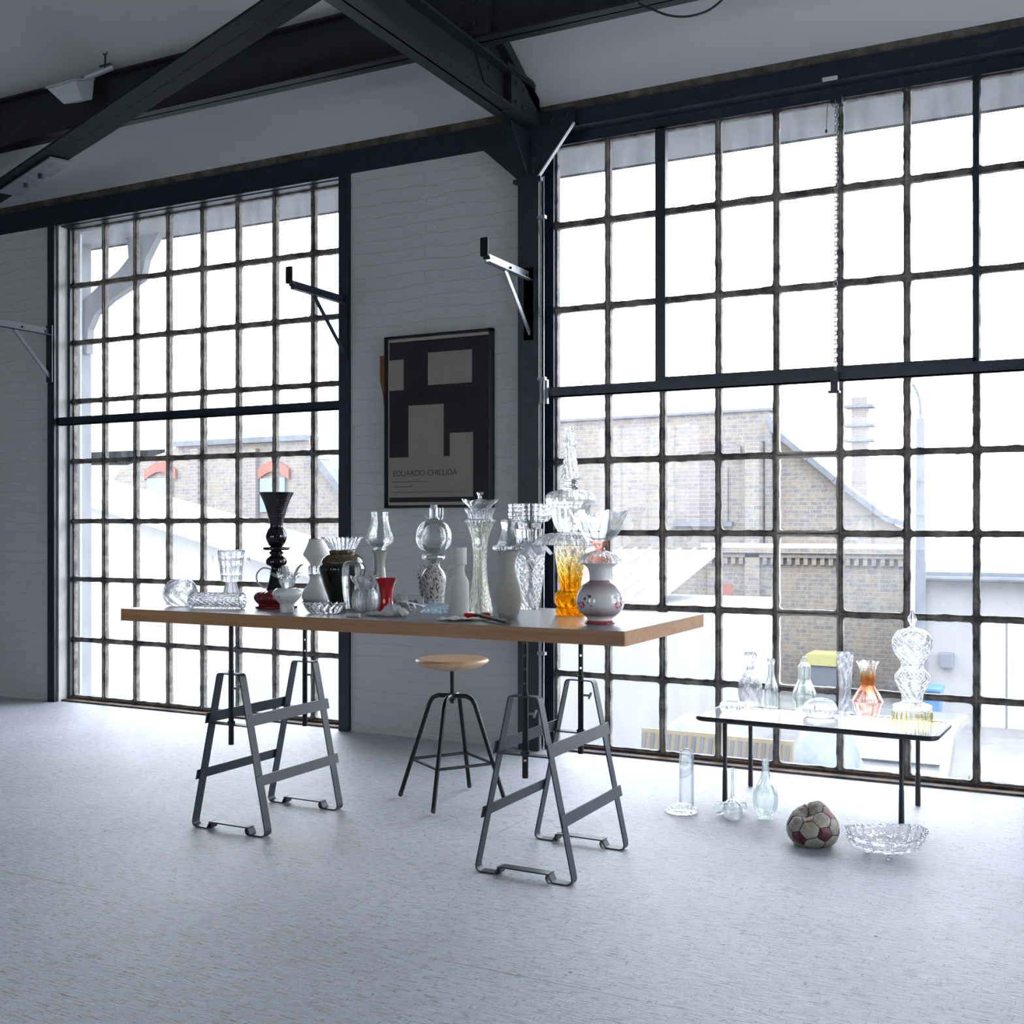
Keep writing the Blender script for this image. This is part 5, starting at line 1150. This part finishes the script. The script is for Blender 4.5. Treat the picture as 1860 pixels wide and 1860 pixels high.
    b = vessel('body', s, [(22,967),(26,960),(31,948),(34,935),(36,922),(42,916),(44,908),(42,900),(34,894),(20,891),(12,890)], 'glass', parent=d, z0=l['top']+.0005, mod=flutes(12, .035), seg=120, wall=.004)
    n_ = vessel('neck', s, [(13,890),(15,887),(10.5,884),(10.5,878),(12.5,875),(11,872)], 'crystal', parent=d, z0=b['top'], closed=True, mod=flutes(8, .03), seg=32, smooth=False)
    vessel('spire_vase', s, [(15,871),(17.5,869),(16.5,865),(14.5,852),(12.5,838),(10.5,822),(9.5,812),(11.5,808),(11.5,804),(9,798),(8.5,790),(10,781),(11.5,777)], 'cut_crystal', 'tall slim cut crystal spire vase crowning the domed decanter', 'vase', z0=n_['top']+.0005, mod=ribs(12, .09, 1.6), inner=.1, seg=96, smooth=False, wall=.003, n=5)
    # 23 painted porcelain vase, frilled dish, footed bowl
    s = SP(1090, 1132, T)
    o = vessel('painted_vase', s, [(27,1134.5),(28,1133),(24.5,1127),(25,1124),(36,1115),(43,1103),(44,1092),(41,1078),(33,1066),(22,1059),(19.5,1056),(19.5,1056),(20,1045),(22,1036),(27,1030),(34,1026),(35,1025)], 'porcelain', 'white porcelain vase painted with pink flowers and smoky bands at the right table corner', 'vase', seg=96)
    f = vessel('frilled_dish', s, [(39,1024.5),(40,1023),(36,1017),(30,1010),(20,1006),(12,1003)], 'crystal', 'upturned frilled clear glass dish on the mouth of the painted vase', 'dish', z0=o['top']+.0005, cap=True, wall=.004, mod=lambda t, u, i: (1+.05*math.cos(16*t)*(1-u)+.03*math.cos(28*t)*(u > .2), 0), seg=224, smooth=False)
    obj('rose_liner', MB().lathe((s.x, s.y), [(0, o['top']+.0035), (22*s.s, o['top']+.0035), (19*s.s, o['top']+.024), (0, o['top']+.026)], 32), 'rose', f, label='rose brown glass core')
    t = thing('footed_bowl', 'wide flower-shaped clear glass bowl on a rose brown foot above the painted vase', 'bowl', (s.x, s.y, f['top']+.0005))
    g = vessel('foot', s, [(11,1003),(9,1001),(7,999.5),(7,998.5),(11,995),(17,989),(20,985)], 'rose', parent=t, z0=f['top']+.0005, closed=True, plabel='rose brown foot')
    vessel('bowl', s, [(19,985),(22,983),(30,976),(38,965),(44,953),(50,940),(53,932)], 'film', parent=t, z0=g['top'], wall=.0025, mod=frill(7, .07, .35, .007), seg=140, n=5)
def build_coffee_vessels():
    T = CT+.0004
    G = 'glassware on the coffee table'
    s = SP(1363, 1281, T); t = thing('cut_decanter', 'cut glass decanter with faceted stopper, the leftmost bottle on the coffee table', 'decanter', (s.x, s.y, T), G)
    b = vessel('body', s, [(17,1282),(18.5,1281),(20.5,1262),(20.8,1248),(18.5,1234),(12,1224),(7,1219),(6.5,1212),(8.5,1209)], 'crystal', parent=t, mod=star(8, .05, 1.4), inner=.1, seg=112, smooth=False, wall=.004)
    vessel('stopper', s, [(3,1214),(5,1209),(5.5,1206),(10,1199),(11,1193),(8,1189.5)], 'crystal', parent=t, mod=flutes(8, .06), seg=32, smooth=False, closed=True, z0=b['top']-.004)
    s = SP(1331, 1293, T); vessel('oval_dish', s, [(16,1296),(19,1295),(22.5,1287),(21,1280),(13,1277.5)], 'crystal', 'low ribbed crystal dish at the left end of the coffee table', 'dish', closed=True, mod=flutes(20, .05), seg=160, smooth=False, group=G)
    s = SP(1401, 1286, T); vessel('milk_bottle', s, [(12.5,1287.5),(13,1286),(13,1262),(12,1250),(8.5,1238),(6,1226),(5.5,1210),(7,1203),(7,1198)], 'glass', 'small clear milk bottle right of the cut glass decanter', 'bottle', group=G)
    s = SP(1461, 1289, T); vessel('bell_bottle', s, [(17,1292),(18,1291),(21.5,1272),(21,1261),(16,1248),(12,1238),(11.5,1222),(11.3,1213),(7,1207.5),(4.5,1206),(4.5,1196)], 'green_glass', 'pear-shaped pale green glass bottle standing before the yellow-lidded container', 'bottle', seg=64, group=G)
    s = SP(1490, 1301, T); t = thing('lidded_bowl', 'round clear glass bowl with domed lid near the middle of the coffee table', 'bowl', (s.x, s.y, T), G)
    b = vessel('bowl', s, [(20,1304),(24,1303),(29,1298),(31,1291)], 'crystal', parent=t, mod=flutes(16, .04), seg=128, smooth=False, wall=.004)
    vessel('lid', s, [(30.5,1290.5),(30.5,1288),(27,1280),(19,1274),(9,1271),(2,1270)], 'crystal', parent=t, cap=True, z0=b['top']+.0004, wall=.003)
    s = SP(1535, 1297, T); vessel('bud_vase', s, [(14,1300),(14.5,1299),(12,1288),(10.5,1270),(10.5,1250),(11.5,1230),(13.5,1205),(14.5,1188)], 'crystal', 'straight tall cut crystal vase left of the pink vase', 'vase', mod=star(8, .06, 2), inner=.1, seg=96, smooth=False, wall=.004, group=G, n=6)
    s = SP(1576, 1308, T); vessel('pink_vase', s, [(14,1311),(14.8,1310),(21,1297),(28,1277),(28,1276),(21,1262),(13.5,1251),(12.6,1243),(13.5,1230),(15.5,1215),(20,1205)], 'pink', 'pink glass vase shading to amber brown in its neck, with frilled mouth', 'vase', mod=frill(9, .035, .9, .0018), seg=108, wall=.0025, group=G)
    # tower: yellow ribbed bowl, dish, vase, globe with finial
    s = SP(1657, 1311, T)
    t = thing('ribbed_bowl', 'upturned glass bowl with yellow and clear ribs under the crystal tower on the coffee table', 'bowl', (s.x, s.y, T), G)
    b = vessel('bowl', s, [(35,1314),(35.5,1311),(35,1300),(34,1294),(31,1292)], 'crystal', parent=t, closed=True, mod=flutes(28, .015), seg=168)
    y = MB()
    for k in range(22):
        a = 2*PI*k/22; ca, sa = math.cos(a), math.sin(a); r = 35.5*s.s; y.bar((s.x+ca*r, s.y+sa*r, T+.001), (s.x+ca*r*.97, s.y+sa*r*.97, s.Z(1295)), .0065, .004, up=(ca, sa, 0))
    obj('yellow_ribs', y, 'yellow', t, label='yellow glass ribs')
    d = vessel('crystal_plinth', s, [(30,1292),(33.5,1290),(33,1284),(24,1281),(18,1278),(17,1276.5)], 'crystal', 'round white-looking crystal dish between the ribbed bowl and the crystal tower vase', 'dish', closed=True, z0=b['top']+.0004, mod=flutes(24, .02), seg=120, group=G)
    v = vessel('tower_vase', s, [(16,1276),(17,1274),(19,1262),(25,1248),(29,1236),(28,1228),(21,1218),(18.5,1212),(19.5,1207.5)], 'cut_crystal', 'bulbous cut crystal vase in the middle of the coffee table tower', 'vase', z0=d['top']+.0004, mod=star(10, .07, 1.4), inner=.1, seg=120, smooth=False, wall=.004, group=G)
    t = thing('globe_lid', 'round cut crystal globe with pointed finial topping the coffee table tower', 'lid', (s.x, s.y, v['top']+.0004), G)
    g = vessel('globe', s, [(18,1207),(21,1202),(29,1190),(34,1176),(33.5,1166),(29,1154),(20,1146.5),(11,1144),(6,1143)], 'cut_crystal', parent=t, z0=v['top']+.0004, mod=star(12, .06, 1.6), inner=.1, seg=144, smooth=False, wall=.004, closed=False)
    vessel('finial', s, [(8,1143.5),(4,1141),(3.5,1138),(7,1130),(7.5,1126),(4,1117),(.8,1110.5)], 'crystal', parent=t, z0=g['top'], mod=flutes(6, .08), seg=24, smooth=False, closed=True, n=2)

def build_floor_things():
    T = .0005
    # cloche
    s = SP(1238, 1474, T); t = thing('glass_cloche', 'tall thin glass dome on a round glass base, leftmost glass on the floor', 'cloche', (s.x, s.y, 0))
    b = vessel('base', s, [(28,1482),(29,1479),(26,1474),(15,1469),(9,1467)], 'crystal', parent=t, closed=True, mod=flutes(20, .02), seg=100, smooth=False)
    s2 = SP(1247, 1474, T); s2.s = s.s; vessel('dome', s2, [(13.5,1470),(13.5,1440),(13.5,1400),(13.5,1382),(11.5,1372),(6,1366.5),(1,1365.5)], 'thin', parent=t, cap=True, wall=.0014, z0=b['top']-.012)
    # round flask
    s = SP(1330.6, 1488, T); vessel('chemistry_flask', s, [(8,1491),(12,1489),(17.5,1480),(18,1471),(14,1461),(7,1454),(3.4,1446),(3,1430),(3,1402),(4,1398)], 'thin', 'small round-bottomed glass flask with long thin neck on the floor', 'flask', wall=.0014, seg=48, n=5)
    # lying tumbler
    a, b = onZ(1304, 1470, .031), onZ(1352, 1466, .026); ax = (b-a).normalized(); mb = MB(); L_ = (b-a).length
    pr = [(0, 0), (.024, 0), (.026, .004), (.030, L_), (.028, L_), (.024, .008), (0, .008)]
    mb.lathe((0, 0), pr, 40, flutes(10, .02)); q = Vector((0, 0, 1)).rotation_difference((a-b).normalized()).to_matrix().to_4x4()
    mb.v = [q @ v+b+Vector((0, 0, .005)) for v in mb.v]; tag(obj('lying_tumbler', mb, 'glass', loc=(a.x, a.y, 0), smooth=True), 'clear glass tumbler lying on its side behind the small flask', 'glass')
    # bottle
    s = SP(1390.5, 1487, T); vessel('clear_bottle', s, [(12.5,1491),(13.5,1490),(14,1486),(20,1474),(23,1460),(22.5,1448),(18,1434),(12,1422),(8,1410),(6.2,1398),(5.8,1393),(6.5,1391),(6.3,1383)], 'green_glass', 'clear greenish bulb-shaped bottle with long neck on the floor left of the ball', 'bottle', wall=.0022, seg=64)
    # deflated football
    c = onZ(1476, 1533, 0); sR = (H)/(1533-955); R0 = 46*sR
    rt = Vector((.8886, .4586, 0)); fwd = Vector((-.4586, .8886, 0)); upv = Vector((0, 0, 1))
    # view from the camera: yawed towards the ball
    dv = Vector((c.x, c.y, 0)).normalized(); rt = Vector((dv.y, -dv.x, 0)); tw = -dv
    g_ = (1+5**.5)/2; ico = [Vector(v).normalized() for v in [(-1,g_,0),(1,g_,0),(-1,-g_,0),(1,-g_,0),(0,-1,g_),(0,1,g_),(0,-1,-g_),(0,1,-g_),(g_,0,-1),(g_,0,1),(-g_,0,-1),(-g_,0,1)]]
    i0 = 0; i1 = max(range(1, 12), key=lambda k: ico[k].dot(ico[0]))
    a0 = (rt*-.52+upv*-.36+tw*.76).normalized(); a1 = (rt*.50+upv*-.10+tw*.86).normalized(); x1 = a0; z1 = a0.cross(a1).normalized(); y1 = z1.cross(x1)
    u1 = ico[i0]; w1 = u1.cross(ico[i1]).normalized(); v1 = w1.cross(u1)
    RM = Matrix((x1, y1, z1)).transposed() @ Matrix((u1, v1, w1))
    pent = [RM @ v for v in ico]; hexa = []
    for i in range(12):
        for j in range(i+1, 12):
            for k in range(j+1, 12):
                if ico[i].dot(ico[j]) > .4 and ico[j].dot(ico[k]) > .4 and ico[i].dot(ico[k]) > .4: hexa.append((RM @ (ico[i]+ico[j]+ico[k])).normalized())
    bm = bmesh.new(); bmesh.ops.create_icosphere(bm, subdivisions=6, radius=1); bm.verts.ensure_lookup_table()
    def cls(d):
        v = sorted([(d.dot(p)/2.3274, 0, n_) for n_, p in enumerate(pent)]+[(d.dot(h)/2.2673, 1, n_) for n_, h in enumerate(hexa)], reverse=True)[:2]; return v[0][1], v[0][2], v[0][0]-v[1][0]
    info = {}; dent = (upv*.80+rt*-.28+tw*.50).normalized()
    for v in bm.verts:
        d = v.co.normalized(); k, n_, gap = cls(d); info[v.index] = (k, n_, gap)
        r = 1+.022*min(1, gap/.03)
        r += .05*mnoise.noise(d*1.8+Vector((3, 0, 0)))+.018*mnoise.noise(d*5)
        r -= .42*math.exp(-((1-d.dot(dent))/.10)); r += .12*math.exp(-((1-d.dot((upv*.8+rt*.25-tw*.2).normalized()))/.05))
        crease = abs((d-dent).dot((rt+upv*.2).normalized())-.12*math.sin(6*(d-dent).dot(upv))); r -= .07*math.exp(-(crease/.05)**2)*max(0, d.z)
        p = d*r*R0*1.0; tp = 1+.10*max(-1, -d.z*1.0)-.04*max(0, d.z); p = Vector((p.x*tp, p.y*tp, p.z*.88))
        base = -R0*.72; 
        if p.z < base+.02: p.z = max(p.z, base)
        v.co = p
    me = bpy.data.meshes.new('deflated_football'); 
    for f in bm.faces:
        ks = [info[v.index] for v in f.verts]; k, n_, gp = ks[0]; gmin = min(q[2] for q in ks)
        if len(set(q[:2] for q in ks)) > 1: f.material_index = 2
        elif k == 0: f.material_index = 3 if pent[n_].z > .3 else 1
        f.smooth = True
    zmin = min(v.co.z for v in bm.verts)
    for v in bm.verts: v.co.z -= zmin
    bm.to_mesh(me); bm.free()
    for m_ in ('leather', 'maroon', 'seam', 'maroon_pale'): me.materials.append(M[m_])
    o = bpy.data.objects.new('deflated_football', me); COL.objects.link(o); o.location = (c.x, c.y, .0); tag(o, 'half deflated cream and maroon leather football on the floor', 'ball')
    # footed crystal fruit bowl, saddle shaped and scalloped
    s = SP(1608, 1552, T); t = thing('fruit_bowl', 'large boat-shaped crystal bowl with beaded edge and small feet on the floor', 'bowl', (s.x, s.y, 0))
    r = 75*s.s; ang = math.atan2(s.y, s.x)-PI/2
    def cut(tt, u, i):
        a_ = tt-ang+.15
        return (1+(.016*math.cos(44*tt) if u > .9 else .014*math.cos(22*tt)), .010*u*u*math.cos(2*(a_-.35))+.008*u*math.cos(a_))
    pr = [(0, .026), (r*.25, .026), (r*.52, .028), (r*.72, .036), (r*.84, .050), (r*.89, .066), (r*.91, .080), (r*.95, .092), (r*.985, .098)]
    pr = [(0, .026)]+catmull(pr[1:], 4); full = pr+[(max(x-.005, 0), z+.002) for x, z in reversed(pr[1:]) if z > .029]+[(r*.25, .031), (0, .031)]
    obj('bowl', MB().lathe((s.x, s.y), full, 264, cut), 'cut_crystal', t)
    for k in range(3):
        a_ = ang-PI/2+.25+k*2*PI/3; fx, fy = s.x+math.cos(a_)*r*.42, s.y+math.sin(a_)*r*.42
        obj('foot', MB().lathe((fx, fy), [(0, .0005), (.012, .0005), (.014, .004), (.008, .010), (.009, .018), (.016, .027), (0, .028)], 14), 'crystal', t)

def build_world():
    w = bpy.data.worlds.new('overcast_sky'); sc.world = w; w.use_nodes = True; nt = w.node_tree; nt.nodes.clear()
    out = nt.nodes.new('ShaderNodeOutputWorld'); bg = nt.nodes.new('ShaderNodeBackground')
    tc = nt.nodes.new('ShaderNodeTexCoord'); sp = nt.nodes.new('ShaderNodeSeparateXYZ'); nt.links.new(tc.outputs['Generated'], sp.inputs['Vector'])
    r = ramp(nt, [(.0, (.92,.945,1.0)), (.35, (.88,.925,1.0)), (1, (.82,.89,1.0))]); nt.links.new(sp.outputs['Z'], r.inputs['Fac'])
    nt.links.new(r.outputs['Color'], bg.inputs['Color']); bg.inputs['Strength'].default_value = SKY
    nt.links.new(bg.outputs['Background'], out.inputs['Surface'])

def build_camera():
    cam = bpy.data.cameras.new('camera'); o = bpy.data.objects.new('camera', cam); COL.objects.link(o)
    cam.sensor_width = 36; cam.lens = 36*2070/1860; cam.shift_y = 25/1860
    o.location = (0, 0, H); o.rotation_euler = (PI/2, 0, math.asin(.4586)); cam.clip_end = 300; cam.clip_start = .05
    sc.camera = o
    sc.view_settings.view_transform = 'Standard'; sc.view_settings.look = 'None'; sc.view_settings.gamma = 1; sc.view_settings.exposure = EXPO
    sc.view_settings.use_curve_mapping = False
    c = sc.cycles; c.use_denoising = True; c.denoiser = 'OPENIMAGEDENOISE'; c.max_bounces = 12; c.diffuse_bounces = 5; c.glossy_bounces = 5; c.transmission_bounces = 12; c.transparent_max_bounces = 24
    c.sample_clamp_indirect = 6; c.caustics_reflective = False; c.caustics_refractive = True; c.blur_glossy = .5; c.use_adaptive_sampling = True; c.adaptive_threshold = .03

SKY = 9.2
EXPO = 0.0
S0 = SP(1090, 1132, TT)
def fl(px, py, r):   # a flower on the front of the painted vase, in the vase's own space
    w = px-1090; rad = 43*S0.s; x = w*S0.s; y = -math.sqrt(max(rad*rad-x*x, 0)); dv = Vector((S0.x, S0.y, 0)).normalized(); rt = Vector((dv.y, -dv.x, 0)); p = rt*x+dv*y
    return ((p.x, p.y, S0.Z(py)-TT), r*S0.s, None)
FLOWERS = []
PET = []
for cx_, cy_, rr_ in ((1057, 1097, 6), (1122, 1097, 6.5)):
    for k in range(7): PET.append((cx_+rr_*.75*math.cos(k*.9), cy_+rr_*.75*math.sin(k*.9), 2.0, ((.45,.05,.20), (.62,.22,.38))[k % 2]))
    PET.append((cx_, cy_, 1.8, (.62,.35,.42)))
for q in ((1072,1105,1.8,(.5,.12,.25)), (1063,1086,2.2,(.10,.12,.09)), (1071,1081,2.4,(.08,.10,.09)), (1067,1079,1.4,(.2,.2,.22)), (1069,1093,1.5,(.2,.22,.12)), (1074,1098,1.3,(.16,.2,.1)), (1116,1083,2.2,(.14,.14,.17)), (1122,1080,1.6,(.25,.2,.3)), (1127,1086,1.8,(.45,.15,.3))): PET.append(q)
for (px, py, r, c) in PET:
    a, b, _ = fl(px, py, r); FLOWERS.append((a, b, c))
mats()
build_setting(); build_steel(); build_poster(); build_outside(); build_table(); build_table_vessels(); build_coffee_vessels(); build_floor_things(); build_world(); build_camera()
for o_ in bpy.data.objects:
    if 'top' in o_: del o_['top']
